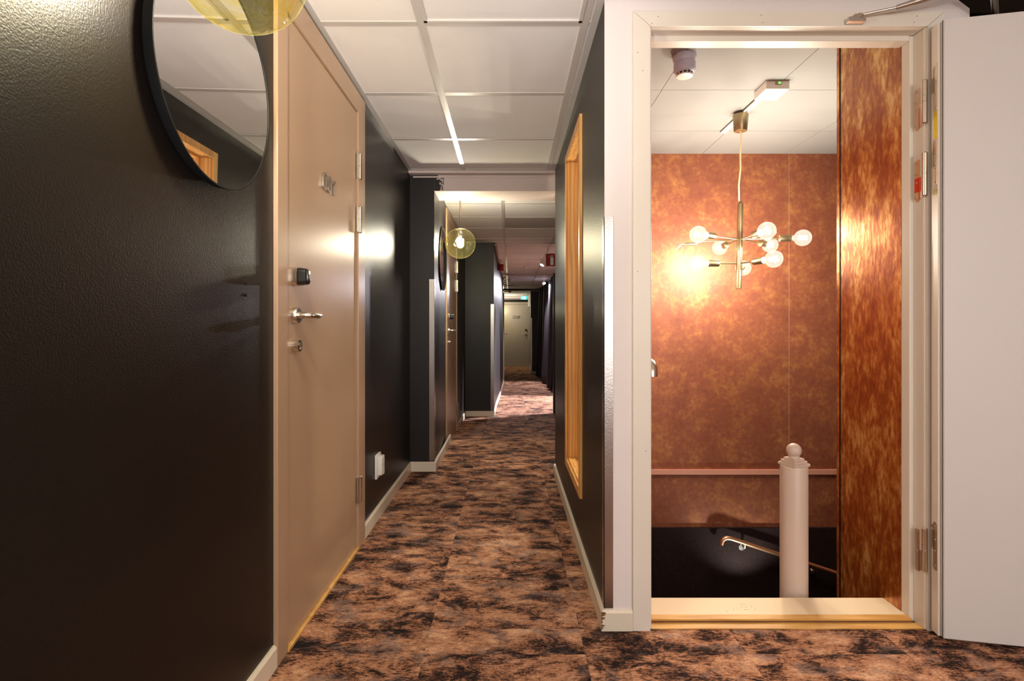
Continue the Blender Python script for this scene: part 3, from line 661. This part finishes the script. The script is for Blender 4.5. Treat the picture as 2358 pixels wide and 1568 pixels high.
# door closer arm
cl = empty('door_closer', (1.15, YD-.012, 2.03), 'steel door closer arm reaching from the white casing to the open door', 'door closer')
q = MB(); q.prism([(1.118, 2.022), (1.176, 2.022), (1.174, 2.034), (1.163, 2.036), (1.150, 2.046), (1.139, 2.046), (1.128, 2.037), (1.118, 2.036)], 'y', YD-.034, YD-.0105); q.build('arm_bracket', M['steel'], cl)
q = MB(); q.lathe([(.010, -.003), (.011, 0), (.010, .006), (0, .007)], (1.158, YD-.027, 2.041), (0, -1, .4), 16); q.build('pivot', M['chrome'], cl, True)
A0 = Vector((1.165, YD-.034, 2.043)); A1 = Vector((1.262, 1.772, 2.053)); A2 = Vector((1.47, 1.66, 2.075))
q = MB(); q.tube([A0, A1], .0045, 10); q.build('forearm_rod', M['chrome'], cl, True)
q = MB(); q.tube([A1-(A1-A0)*.04, A1+(A2-A1)*.12, A1+(A2-A1)*.25, A2], [.0075, .0085, .011, .011], 12); q.build('forearm_sleeve', M['steel'], cl, True)
q = MB(); q.tube([A2, (1.605, 1.80, 2.03), (1.615, 1.805, 1.99)], .010, 12); q.build('main_arm', M['steel'], cl, True)
q = MB(); q.box((1.56, 1.783, 1.935), (1.70, 1.825, 1.995), None, .005); q.build('closer_body', M['steel'], cl)

# ---------------------------------------------------------------- stairwell
ZS = 2.277; YB = 3.96
e = MB(); e.box((XI, YB+.006, -2.2), (3.6, YB+.12, 2.4)); struct(e.build('wall_stair_back', M['copperwall']), 'copper papered back wall of the stairwell', 'wall'); wsb = bpy.data.objects['wall_stair_back']
for a, b in ((XI, 2.029), (2.031, 3.55)):
    e = MB(); e.box((a, YB, -.47), (b, YB+.006, ZS)); e.build('wallpaper_length', M['copperwall'], wsb)
e = MB(); e.box((2.0285, YB-.0012, -.05), (2.0315, YB+.004, ZS)); e.build('wallpaper_seam', M['beige'], wsb)
e = MB(); e.box((XI, YB-.018, -.048), (3.55, YB, -.012), None, .002); struct(e.build('trim_3', M['redrail']), 'pink painted dado strip across the copper stairwell wall', 'trim')
e = MB(); e.box((XI, YB-.022, -2.2), (3.55, YB, -.432)); struct(e.build('wall_stair_lower', M['stairdark']), 'near black lower wall of the stairwell with a narrow ledge', 'wall')
e = MB(); e.box((3.55, 2.2, -2.2), (3.65, 4.05, 2.4)); struct(e.build('wall_stair_right', M['copperwall']), 'copper wall at the right end of the stairwell', 'wall')
e = MB(); e.box((1.5, 2.2, -2.2), (3.6, 2.294, 2.4)); struct(e.build('wall_stair_front', M['darkceil']), 'dark wall behind the open door', 'wall')
e = MB(); e.box((.34, 1.95, -2.3), (3.6, 4.05, -2.2)); struct(e.build('floor_stair', M['stairdark']), 'dark stairwell floor below', 'floor')
e = MB(); e.box((.34, 1.93, -2.2), (1.5, 1.95, -.1)); e.box((.40, 1.86, -.1), (1.5, 1.95, -.006)); struct(e.build('wall_stair_under', M['stairdark']), 'dark wall below the stair door sill', 'wall')
e = MB(); e.box((1.378, 1.9195, -1.6), (1.5, 2.270, ZS), None, 0); struct(e.build('wall_stair_panel', M['copperpanel']), 'glossy copper panel wall just inside the stair door', 'wall')
e = MB(); e.box((1.3765, 2.270, -1.6), (1.5, 2.2765, ZS)); struct(e.build('trim_4', M['mirrorframe']), 'dark joint line at the edge of the copper panel', 'trim')
e = MB(); e.box((1.3765, 2.2765, -1.6), (1.5, 2.294, ZS)); struct(e.build('trim_5', M['copperpanel']), 'copper edge strip of the panel wall', 'trim')
for k in range(4):
    e = MB(); e.box((1.1+k*.27, 2.9, -2.2), (1.37+k*.27, YB-.03, -1.35-k*.17)); struct(e.build('trim_%d' % (6+k), M['stairdark']), 'dark stair step %s' % ('at the top', 'second from the top', 'third from the top', 'lowest')[k], 'step')
# stairwell ceiling
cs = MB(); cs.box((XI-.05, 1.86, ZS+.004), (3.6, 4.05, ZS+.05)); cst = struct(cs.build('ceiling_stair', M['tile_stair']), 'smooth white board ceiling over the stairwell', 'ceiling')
xs_ = [XI, .81, 1.40, 2.00, 2.60, 3.55]; ys_ = [1.93, 2.30, 2.90, 3.50, YB]
for a, b in zip(xs_, xs_[1:]):
    for c, d in zip(ys_, ys_[1:]):
        if a >= 1.4 and c < 2.29: continue
        if a < 1.4 < b: pass
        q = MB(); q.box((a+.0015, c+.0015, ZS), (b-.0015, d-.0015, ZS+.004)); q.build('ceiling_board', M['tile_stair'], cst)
# newel post
nx, ny = 1.098, 2.105; na = math.radians(20)
nw = empty('newel_post', (nx, ny, -1.2), 'white painted newel post with stepped cap and ball at the stair head', 'newel post')
def rotbox(mb, hw, z0, z1, bev=0, a=na):
    c, s_ = math.cos(a), math.sin(a); P4 = [(-hw, -hw), (hw, -hw), (hw, hw), (-hw, hw)]
    vs = [mb.bm.verts.new((nx+x*c-y*s_, ny+x*s_+y*c, z)) for z in (z0, z1) for x, y in P4]
    fs = [mb.bm.faces.new([vs[i] for i in q]) for q in ((3,2,1,0), (4,5,6,7), (0,1,5,4), (1,2,6,5), (2,3,7,6), (3,0,4,7))]
    if bev: bmesh.ops.bevel(mb.bm, geom=list({x for f_ in fs for x in f_.edges}), offset=bev, segments=2, affect='EDGES')
q = MB(); q.lathe([(.0495, -1.2), (.0495, .478), (.048, .482), (0, .482)], (nx, ny, 0), seg=40); q.build('post_shaft', M['newel'], nw, True)
for i, (hw, z0, z1) in enumerate(((.040, .482, .492), (.033, .492, .502), (.026, .502, .511))):
    q = MB(); rotbox(q, hw, z0, z1, .001); q.build('cap_step', M['newel'], nw)
q = MB(); q.lathe([(.020, .511), (.020, .514)]+[(.0275*math.sin(t), .539-.0275*math.cos(t)) for t in [PI*k/16 for k in range(4, 16)]]+[(0, .5665)], (nx, ny, 0), seg=28); q.build('ball_finial', M['newel'], nw, True)
# handrails
hr = empty('handrail', (1.5, YB-.06, -.5), 'thin copper handrail with a bent end, behind the white newel post', 'handrail', 'stair handrails')
yh = YB-.08
q = MB(); pts = [P(1661, 1254, yh), P(1663, 1246, yh), P(1667, 1241, yh), P(1674, 1238.5, yh), P(1684, 1240, yh), P(1925, 1319, yh), P(2100, 1376, yh)]
q.tube(pts, .0155, 12); q.build('rail', M['copperrail'], hr, True)
for (x, y) in ((1716, 1252), (1880, 1308)):
    p = P(x, y, yh); q = MB(); q.tube([p, p+Vector((0, .006, -.03)), (p.x, YB-.03, p.z-.045)], .007, 8); b_ = q.build('rail_bracket', M['steel'], hr, True)
    q = MB(); q.lathe([(.024, 0), (.024, .005), (0, .006)], (p.x, YB-.0225, p.z-.045), (0, -1, 0), 20); q.build('bracket_plate', M['steel'], b_, True)
h2 = empty('handrail', (.54, 2.1, .87), 'steel handrail end bent downward at the left edge of the stair opening', 'handrail', 'stair handrails')
q = MB(); xh, yh2 = .538, 2.06; zt = CH-(830-756)*yh2/F-.014
q.tube([(xh, 2.95, zt), (xh, yh2+.05, zt), (xh, yh2+.02, zt-.003), (xh, yh2+.004, zt-.016), (xh, yh2, zt-.034), (xh, yh2, zt-.046)], .0215, 20, cap=False); q.build('rail', M['chrome'], h2, True)
q = MB(); q.lathe([(.0195, 0), (0, .0)], (xh, yh2, zt-.040), (0, 0, 1), 20, cap=False); tag(q.build('rail_bore', M['ink'], h2), 'dark open end')
q = MB(); q.tube([(xh, 2.5, zt), (XI+.03, 2.5, zt-.05), (XI-.006, 2.5, zt-.05)], .008, 8); q.build('rail_bracket', M['steel'], h2, True)
# smoke detector in stairwell
def detector(x, y, z, R, h, label, m='plastic_white'):
    t = empty('smoke_detector', (x, y, z), label, 'smoke detector', 'ceiling detectors')
    q = MB(); q.lathe([(R*1.02, 0), (R*1.04, -h*.12), (R*.98, -h*.22), (R*.9, -h*.30)], (x, y, z), seg=32); q.build('detector_base', M[m], t, True)
    q = MB(); q.lathe([(R*.90, -h*.30), (R*.96, -h*.36), (R*.96, -h*.70), (R*.82, -h*.80), (R*.74, -h*.82)], (x, y, z), seg=32); q.build('detector_body', M[m], t, True)
    q = MB(); q.lathe([(R*.66, -h*.80), (R*.66, -h*.92)], (x, y, z), seg=24); q.build('smoke_grille', M['ink'], t, True)
    q = MB(); q.lathe([(R*.74, -h*.92), (R*.70, -h*.97), (R*.4, -h), (0, -h)], (x, y, z), seg=32); q.build('detector_cap', M['plastic_white'], t, True)
    for k in range(12):
        a = 2*PI*k/12; c = (x+R*.70*math.cos(a), y+R*.70*math.sin(a)); q = MB(); q.box((c[0]-.0018, c[1]-.0018, z-h*.93), (c[0]+.0018, c[1]+.0018, z-h*.80)); q.build('grille_rib', M['plastic_white'], t)
    return t
detector(.816, 2.54, ZS, .052, .098, 'pale lilac smoke detector on the stairwell ceiling', 'plastic_lilac')
# emergency driver box and track
eb = empty('power_box', (1.37, 2.86, ZS), 'white control box with a green light on the stairwell ceiling', 'power box')
q = MB(); q.box((1.312, 2.787, ZS-.044), (1.432, 2.925, ZS), None, .003); q.build('box_housing', M['plastic_white'], eb)
q = MB(); q.box((1.358, 2.784, ZS-.022), (1.388, 2.788, ZS-.006)); pnl = q.build('indicator_window', M['inkgrey'], eb)
q = MB(); q.box((1.374, 2.782, ZS-.018), (1.384, 2.7845, ZS-.010)); tag(q.build('indicator_light', M['led'], pnl), 'green indicator light')
for dx, dy in ((0, 0), (.016, 0), (.008, .014)):
    q = MB(); q.lathe([(.004, 0), (.004, .0008), (0, .0008)], (1.355+dx, 2.85+dy, ZS-.0442), (0, 0, -1), 12); q.build('screw_cover', M['inkgrey'], eb)
q = MB()
for dx in (0, .022): q.box((1.355+dx, 2.925, ZS-.014), (1.366+dx, 3.51, ZS))
q.box((1.355, 2.925, ZS-.006), (1.388, 3.51, ZS)); tag(q.build('lighting_track', M['plastic_white']), 'white lighting track behind the chandelier canopy', 'lighting track')

# chandelier
ch = empty('chandelier', (1.355, 3.2, ZS), 'brushed brass chandelier with eight lit round bulbs over the stairs', 'chandelier')
cx_, cy_ = 1.352, 3.2
q = MB(); q.lathe([(.043, 2.262), (.044, 2.258), (.037, 2.170), (.034, 2.166), (0, 2.166)], (cx_+.004, cy_, 0), seg=28); q.build('canopy', M['brass'], ch, True)
q = MB(); q.tube([(cx_+.004, cy_, 2.17), (cx_+.008, cy_, 2.12), (cx_+.003, cy_, 2.02), (cx_+.004, cy_, 1.95), (cx_-.006, cy_, 1.85), (cx_-.004, cy_, 1.76), (cx_+.002, cy_, 1.745)], .005, 8); q.build('power_cord', M['cord'], ch, True)
q = MB(); q.tube([(cx_+.004, cy_, 2.17), (cx_+.004, cy_, 2.09), (cx_+.001, cy_, 1.98), (cx_+.004, cy_, 1.75)], .0018, 6); q.build('hanging_wire', M['steel'], ch, True)
q = MB(); q.tube([(cx_+.003, cy_, 1.755), (cx_+.003, cy_, 1.742)], .009, 12); q.tube([(cx_+.003, cy_, 1.740), (cx_-.007, cy_, 1.243)], .0165, 20); q.build('stem', M['brass'], ch, True)
def bulb_parts(par, base, d, R=.0475, lamp=2.6, col=(1, .80, .52), seg=28, wire=.0):
    """socket starts at base and points along d; returns bulb centre"""
    d = Vector(d).normalized(); b = Vector(base)
    q = MB(); q.lathe([(.006, -.002), (.019, 0), (.0195, .002), (.0195, .062), (.0185, .064), (.014, .064)], b, d, 20); s_ = q.build('lamp_socket', M['brass'], par, True)
    c = b+d*(.066+.018+R*.92)
    q = MB(); t0 = math.asin(.0145/R)
    q.lathe([(.0135, -(R*.92+.020)), (.0135, -(R*.92+.010)), (.016, -(R+.001))]+[(R*math.sin(t), -R*math.cos(t)) for t in [t0+.12+(PI-t0-.12)*k/14 for k in range(15)]][:-1]+[(0, R)], c, d, seg, cap=False)
    bb = q.build('bulb', M['bulb'], s_, True)
    q = MB(); u = d.orthogonal().normalized(); w_ = d.cross(u)
    for k in range(4):
        a = 2*PI*k/4+.4; p = c+(u*math.cos(a)+w_*math.sin(a))*R*.26; q.tube([p-d*R*.50, p+d*R*.48], .0024, 6)
    q.build('filament', M['fil'], s_)
    return c
def arm(par, hub, ang, length, lift=0, lamp=2.6):
    d = Vector((math.cos(ang), math.sin(ang), lift)).normalized(); h = Vector(hub)
    q = MB(); q.tube([h, h+d*(length-.13)], .0042, 8); a = q.build('arm', M['brass'], par, True)
    c = bulb_parts(par, h+d*(length-.135), d)
    return c
centres = []
hubU = (cx_-.001, cy_, 1.533); hubL = (cx_-.005, cy_, 1.391)
for dg, ln in ((208, .345), (88, .34), (-84, .285), (38, .37), (-8, .355)): centres.append(arm(ch, hubU, math.radians(dg), ln))
for dg, ln in ((181, .255), (62, .29), (-62, .235)): centres.append(arm(ch, hubL, math.radians(dg), ln))
# broken arm without a bulb
hv = Vector(hubU); a_ = math.radians(157); dv = Vector((math.cos(a_), math.sin(a_), 0))
q = MB(); q.tube([hv, hv+dv*.25], .0042, 8); ba = q.build('arm', M['brass'], ch, True)
q = MB(); q.tube([hv+dv*.235+Vector((0, 0, -.012)), hv+dv*.305+Vector((0, 0, -.012))], .0085, 10); q.tube([hv+dv*.24+Vector((0, 0, -.012)), hv+dv*.24+Vector((0, 0, .003))], .006, 8); tag(q.build('lamp_socket', M['brass'], ch, True), 'bare socket without a bulb')
q = MB()
e0 = hv+dv*.305+Vector((0, 0, -.010))
for k in range(3): q.tube([e0, e0+Vector((-.02, 0, 0)), e0+Vector((-.035, .002*k, -.010-.004*k)), e0+Vector((-.055, .004*k, -.035+.004*k))], .0018, 5)
q.build('loose_wires', M['cord'], ba, True)
for i, c in enumerate(centres): point('chandelier_bulb_light', c, 26, (1, .90, .77), .014)

# ---------------------------------------------------------------- globe pendants
def globe(x, y, z, ztop, label, R=.125):
    t = empty('globe_pendant', (x, y, ztop), label, 'pendant lamp', 'yellow glass globe pendants')
    q = MB(); q.lathe([(.05, 0), (.05, -.018), (.046, -.022), (0, -.022)], (x, y, ztop), seg=28); q.build('ceiling_rose', M['lampmetal'], t, True)
    q = MB(); q.tube([(x, y, ztop-.02), (x, y, z+R*.95)], .006, 12); q.build('rod', M['lampmetal'], t, True)
    q = MB(); q.lathe([(.040, z+R*.95-.0), (.042, z+R*.95-.006), (.022, z+R*.95-.012), (.020, z+.062), (.017, z+.058), (0, z+.058)], (x, y, 0), seg=28); q.build('lamp_holder', M['lampmetal'], t, True)
    q = MB(); t0 = .30
    q.lathe([(R*(1+.012*math.sin(3*tt))*math.sin(tt), z+R*math.cos(tt)) for tt in [t0+(PI-t0)*k/30 for k in range(30)]]+[(0, z-R)], (x, y, 0), seg=56, cap=False); q.build('glass_globe', M['globe'], t, True)
    q = MB(); q.lathe([(.012, z+.058), (.013, z+.045), (.030, z+.012), (.033, z-.008), (.029, z-.026), (.015, z-.040), (0, z-.043)], (x, y, 0), seg=24, cap=False); bb = q.build('bulb', M['bulb'], t, True)
    q = MB()
    for k in range(4): a = PI/2*k; q.tube([(x+.009*math.cos(a), y+.009*math.sin(a), z+.03), (x+.009*math.cos(a), y+.009*math.sin(a), z-.022)], .003, 6)
    q.build('filament', M['filw'], bb)
    return t
globe(-.512, 1.038, 1.709, ZC, 'large yellow glass globe pendant close up in front of the round mirror')
globe(-.392, 4.36, 1.69, ZC, 'lit yellow glass globe pendant hanging beyond the plaster beam', .1215)
globe(-.215, 16.9, 1.625, 2.04, 'distant globe pendant mostly hidden at the left of door 006', .118)
point('globe_bulb_light', (-.512, 1.038, 1.70), 42, (1, .94, .88), .033)
point('globe_bulb_light', (-.392, 4.36, 1.68), 54, (1, .96, .91), .033)
point('globe_bulb_light', (-.215, 16.9, 1.615), 55, (1, .93, .84), .033)

# ---------------------------------------------------------------- corridor ceilings
def grid(name, xs, ys, z, label, m='tile', dark=(), solid=None, endtrim=True, cover=.06):
    c = MB(); c.box((xs[0]-.02, ys[0]-.02, z+.012), (xs[-1]+.02, ys[-1]+.02, z+.012+cover)); C_ = struct(c.build(name, M['darkceil']), label, 'ceiling')
    for i, (a, b) in enumerate(zip(xs, xs[1:])):
        for j, (c0, d0) in enumerate(zip(ys, ys[1:])):
            q = MB(); q.box((a+.004, c0+.004, z+.003), (b-.004, d0-.004, z+.012)); q.build('ceiling_tile', M['tiledark' if (i, j) in dark else m], C_)
    w2 = .0145
    for i, x in enumerate(xs):
        for c0, d0 in [(ys[0], ys[-1])]:
            a, b = (x, x+.026) if i == 0 else ((x-.026, x) if i == len(xs)-1 else (x-w2, x+w2))
            q = MB(); q.box((a, c0, z-.001), (b, d0, z+.003)); q.build('ceiling_runner', M['runner'], C_)
    for j, y in enumerate(ys):
        for a, b in zip(xs, xs[1:]):
            lo, hi = (y, y+.026) if j == 0 else ((y-.026, y) if j == len(ys)-1 else (y-w2, y+w2))
            q = MB(); q.box((a+w2+.0004, lo, z-.0004), (b-w2-.0004, hi, z+.003)); q.build('cross_runner', M['runner'], C_)
    return C_
c1 = grid('ceiling', [XL, -.318, .272, XR], [-2.829, -2.229, -1.629, -1.029, -.429, .171, .771, 1.371, 1.971, 2.563, 3.176, 3.80], ZC, 'white tiled suspended ceiling over the near corridor')
# raised frame round one access tile
q = MB(); x0, x1, y0, y1 = -.306, .260, 1.40, 1.958
for a, b in (((x0, y0), (x0+.012, y1)), ((x1-.012, y0), (x1, y1)), ((x0, y1-.012), (x1, y1)), ((x0, y0), (x1, y0+.012))): q.box((a[0], a[1], ZC-.004), (b[0], b[1], ZC+.004))
tag(q.build('tile_frame', M['runner'], c1), 'raised frame of an access tile')
q = MB(); q.box((XL, 3.80, ZC-.018), (XR+.012, 3.86, ZC+.02)); struct(q.build('trim_10', M['beam']), 'drooping grey ceiling edge strip in front of the beam', 'trim')
c1b = grid('ceiling_lobby', [XR+.001, .872, 1.472, 2.072, 2.672, 3.2], [-2.829, -2.229, -1.629, -1.029, -.429, .171, .771, 1.371, 1.82], ZC+.004, 'white tiled ceiling over the lobby beside the camera')
q = MB(); q.box((-.8, -3.2, ZC+.08), (3.4, 1.9, ZC+.12)); q.box((-.8, 1.9, ZC+.08), (XR+.08, 3.9, ZC+.12)); struct(q.build('ceiling_slab', M['darkceil']), 'dark slab above the suspended ceiling', 'ceiling')
c2 = grid('ceiling_middle', [-.60, -.06, .54, 1.14, 1.74, 3.5], [4.14, 4.81, 5.42, 6.02, 6.72, 6.995], ZC, 'white tiled ceiling beyond the plaster beam', dark={(1, 2)})
c3 = grid('ceiling_far', [-.19, -.05, .54, 1.14, 1.74, 3.5], [6.995, 7.35, 8.0, 8.69, 9.37, 10.08, 11.1], ZC, 'tiled ceiling over the far ramp')
q = MB(); q.box((-.19, 11.1, 2.085), (3.5, 11.14, ZC+.05)); struct(q.build('trim_11', M['beam']), 'shallow step in the far ceiling', 'trim')
c4 = grid('ceiling_end', [-.18, -.05, .54, 1.14, 3.5], [11.14, 11.9, 12.5, 13.1, 13.7, 14.3, 14.98], 2.085, 'tiled ceiling by the curtains')
c5 = grid('ceiling_last', [-.60, -.05, .54, .99], [14.98, 15.7, 16.3, 16.9, 17.58], 2.04, 'pale ceiling in front of door 006')
# lobby enclosure
e = MB(); e.box((-.83, -3.2, -.1), (3.4, -3.1, 2.3)); struct(e.build('wall_behind', M['beige']), 'white lobby wall behind the camera', 'wall')
e = MB(); e.box((3.2, -3.1, -.1), (3.3, 2.3, 2.4)); struct(e.build('wall_lobby_right', M['beige']), 'lobby wall at the right', 'wall')
# dark alcove over the open door
e = MB(); e.box((1.5, 1.82, 2.34), (3.3, 2.3, 2.40)); struct(e.build('ceiling_alcove', M['darkceil']), 'charcoal alcove ceiling above the open door', 'ceiling')
e = MB(); e.prism([(1.56, 1.83), (1.62, 1.83), (1.90, 2.2), (1.84, 2.2)], 'z', 2.30, 2.34); struct(e.build('trim_12', M['beige']), 'beige diagonal trim on the alcove ceiling', 'trim')
e = MB(); e.prism([(1.545, 1.832), (3.19, 1.832), (3.19, 1.9), (1.545, 1.9)], 'z', -.006, -.001); struct(e.build('floor_alcove', M['carpet']), 'carpet strip in the alcove behind the open door', 'floor')

# ---------------------------------------------------------------- right side of the far corridor
e = MB(); e.box((3.5, 4.08, -.5), (3.6, 18, 2.3)); struct(e.build('wall_side_room', M['black2']), 'dark wall at the far side of the side room', 'wall')
e = MB(); e.box((1.0, 14.9, -.5), (3.6, 15.0, 2.3)); struct(e.build('wall_side_room_end', M['black2']), 'dark end wall of the side room', 'wall')
e = MB(); e.box((.585, 7.27, -.13), (3.5, 7.33, 1.745)); struct(e.build('wall_partition', M['black2']), 'low black partition edge right of the ramp', 'wall')
# curtains
def curtain(p0, p1, ztop, label, waves, amp=.05, splay=1.0):
    q = MB(); bm = q.bm; n = waves*12; rows = 14
    a, b = Vector(p0), Vector(p1); d = (b-a); nrm = Vector((-d.y, d.x)).normalized()
    G = []
    for r in range(rows+1):
        t = r/rows; row = []
        for k in range(n+1):
            s = k/n; p = a+d*s; z0 = fz(p.y)+.02; z = ztop+(z0-ztop)*t
            w_ = math.sin(s*waves*2*PI+.6*math.sin(s*9)); am = amp*(.6+.7*t)*(.75+.5*math.sin(s*17+1))
            off = nrm*(w_*am+.05*splay*t)
            row.append(bm.verts.new((p.x+off.x, p.y+off.y, z)))
        G.append(row)
    for r in range(rows):
        for k in range(n): bm.faces.new((G[r][k], G[r][k+1], G[r+1][k+1], G[r+1][k]))
    o = q.build('curtain', M['curtain'], None, True); m_ = o.modifiers.new('thickness', 'SOLIDIFY'); m_.thickness = .004
    return tag(o, label, 'curtain', 'dark velvet curtains')
curtain((.90, 10.9), (.80, 14.85), 2.06, 'long dark purple velvet curtain pleated beside the ramp', 9, .055)
curtain((1.12, 9.6), (.92, 10.8), 2.06, 'nearer dark velvet curtain half hidden by the right wall', 3, .05)
q = MB(); q.tube([(1.15, 9.5, 2.078), (.92, 10.85, 2.078), (.80, 14.85, 2.072)], .010, 8); tag(q.build('curtain_rail', M['steel']), 'curtain rail at the ceiling above the velvet curtains', 'curtain rail')

# fire extinguisher sign
fs = empty('fire_extinguisher_sign', (.58, 7.24, 1.92), 'red hanging sign with a white extinguisher pictogram by the right wall', 'sign')
ys0 = 7.2; x0, x1 = (1256-CX)*ys0/F, (1290-CX)*ys0/F; z0, z1 = CH-(614-CY)*ys0/F, CH-(583-CY)*ys0/F
q = MB(); q.box((x0, ys0, z0), (x1, ys0+.006, z1), None, .001); q.build('sign_board', M['signwhite'], fs)
q = MB(); q.box((x0+.005, ys0-.001, z0+.006), (x1-.005, ys0+.001, z1-.006)); pl = q.build('sign_face', M['red'], fs)
xm = (1271-CX)*ys0/F; zb = z0+.022
q = MB(); q.prism([(xm-.022, zb), (xm+.022, zb), (xm+.022, zb+.085), (xm+.012, zb+.102), (xm+.005, zb+.106), (xm-.005, zb+.106), (xm-.012, zb+.102), (xm-.022, zb+.085)], 'y', ys0-.003, ys0-.0012); q.build('extinguisher_pictogram', M['signwhite'], pl)
q = MB(); q.ribbon([(xm+.018, zb+.118), (xm, zb+.122), (xm-.018, zb+.118), (xm-.032, zb+.104)], .007, False, lambda u, v, t: (u, t, v), ys0-.003, ys0-.0012)
q.box((xm-.004, ys0-.003, zb+.104), (xm+.004, ys0-.0012, zb+.122)); q.build('extinguisher_handle', M['signwhite'], pl)
for hx_ in (x0+.03, x1-.03):
    q = MB(); q.tube([(hx_, ys0+.003, z1), (hx_, ys0+.003, ZC)], .002, 6); q.build('hanger', M['steel'], fs)
# alarm sounder
sd = empty('alarm_sounder', (-.19, 8.9, 2.0), 'dark red alarm box high on the far left wall', 'alarm')
q = MB(); q.box((-.187, 8.9, 1.955), (-.095, 9.0, 2.06), None, .008); q.build('sounder_body', M['red'], sd)
q = MB(); q.lathe([(.03, 0), (.034, .006), (.026, .014), (0, .016)], (-.14, 8.9, 2.005), (0, -1, 0), 20); q.build('sounder_cap', M['red'], sd, True)
q = MB(); q.tube([(-.182, 7.02, 2.085), (-.182, 8.1, 2.085), (-.150, 10.0, 2.08)], .016, 8); tag(q.build('cable_conduit', M['beige']), 'cable conduit along the top of the far left wall', 'conduit')
# detectors and spots on far ceiling
detector(.30, 9.7, ZC, .055, .06, 'smoke detector in the middle of the far tiled ceiling')
detector(.02, 11.9, 2.085, .055, .07, 'smoke detector nearest the far left wall above the ramp')
q = MB(); q.box((.285, 9.1, ZC-.006), (.345, 9.16, ZC-.001), None, .001); tag(q.build('ceiling_sensor', M['plastic_white']), 'small white square plate on the far ceiling', 'sensor')
def spotlamp(x, y, z, label, tilt):
    t = empty('spotlight', (x, y, z), label, 'spotlight', 'ceiling spotlights')
    q = MB(); q.lathe([(.035, 0), (.035, -.02), (.012, -.022), (.012, -.045)], (x, y, z), seg=20); q.build('spot_base', M['plastic_white'], t, True)
    d = Vector(tilt).normalized(); c = Vector((x, y, z-.055))
    q = MB(); q.lathe([(.022, -.04), (.03, -.02), (.036, .03), (.033, .032), (.030, .020)], c, d, 20); q.build('spot_head', M['plastic_white'], t, True)
    q = MB(); q.lathe([(.030, .021), (0, .022)], c, d, 20, cap=False); q.build('spot_lens', M['spotlit'], t)
    return c+d*.05
p1_ = spotlamp(.54, 8.8, ZC, 'small white spotlight left of the fire extinguisher sign', (-.5, -.3, -.8))
p2_ = spotlamp(.765, 12.1, 2.085, 'bright star-like spotlight at the top of the curtains', (.1, -.6, -.8))
spot('spot_light', p1_, (.0, 8.6, 0), 18, (.95, .90, 1), 1.7); spot('spot_light', p2_, (.35, 10.8, 0), 260, (.95, .90, 1), 2.0)
# exit sign
ex = empty('exit_sign', (.45, 16.6, 1.95), 'lit green and white exit sign above door 006', 'sign')
ya = 16.4; x0, x1 = (1199-CX)*ya/F, (1214-CX)*ya/F; z0, z1 = CH-(690-CY)*ya/F, CH-(681.5-CY)*ya/F
q = MB(); q.box((x0, ya, z0), (x1, ya+.03, z1), None, .003); q.build('sign_housing', M['plastic_white'], ex)
q = MB(); q.box((x0+.006, ya-.002, z0+.006), (x1-.006, ya+.001, z1-.006)); g_ = q.build('sign_face', M['exit'], ex)
xc = x0+.06; zc_ = (z0+z1)/2
q = MB(); T3 = lambda u, v, t: (u, t, v)
q.ribbon([(xc-.03, zc_-.03), (xc-.01, zc_-.02), (xc, zc_), (xc+.006, zc_+.02)], .009, False, T3, ya-.005, ya-.003); q.ribbon([(xc, zc_), (xc+.018, zc_-.008), (xc+.012, zc_-.034)], .009, False, T3, ya-.005, ya-.003)
q.ribbon([(xc-.02, zc_+.004), (xc-.008, zc_+.018), (xc+.008, zc_+.018), (xc+.024, zc_+.008)], .007, False, T3, ya-.005, ya-.003)
q.lathe([(.008, 0), (.008, .002), (0, .002)], (xc+.012, ya-.003, zc_+.033), (0, -1, 0), 12); q.box((xc+.04, ya-.005, zc_-.036), (xc+.075, ya-.003, zc_+.036)); q.build('running_figure', M['exitw'], g_)
q = MB(); q.tube([((x0+x1)/2, ya+.015, z1), ((x0+x1)/2, ya+.015, 2.04)], .004, 6); q.build('hanger', M['steel'], ex)
# small brass door closer at far left
q = MB(); q.box((-.145, 14.4, 1.965), (.02, 14.46, 1.995), None, .004); q.box((-.02, 14.4, 1.955), (.05, 14.46, 2.005), None, .004); tag(q.build('ceiling_door_stay', M['brass']), 'small brass door stay near the far ceiling, left of the exit sign', 'door stay')
# light on the lower stair wall
spot('stair_wall_lamp_light', (1.66, YB-.30, -.80), (1.66, YB, -.34), 13.0, (.92, .95, .85), 1.9, .02, .8)
lm = empty('stair_wall_lamp', (1.66, YB-.022, -1.0), 'small uplight below the copper handrail in the stairwell', 'wall lamp')
q = MB(); q.lathe([(.03, -.04), (.035, 0), (.032, .002), (.028, -.01)], (1.66, YB-.30, -.84), (0, 0, 1), 20); q.tube([(1.66, YB-.30, -.875), (1.66, YB-.30, -1.03), (1.66, YB-.02, -1.03)], .008, 8); q.build('lamp_cup', M['steel'], lm, True)
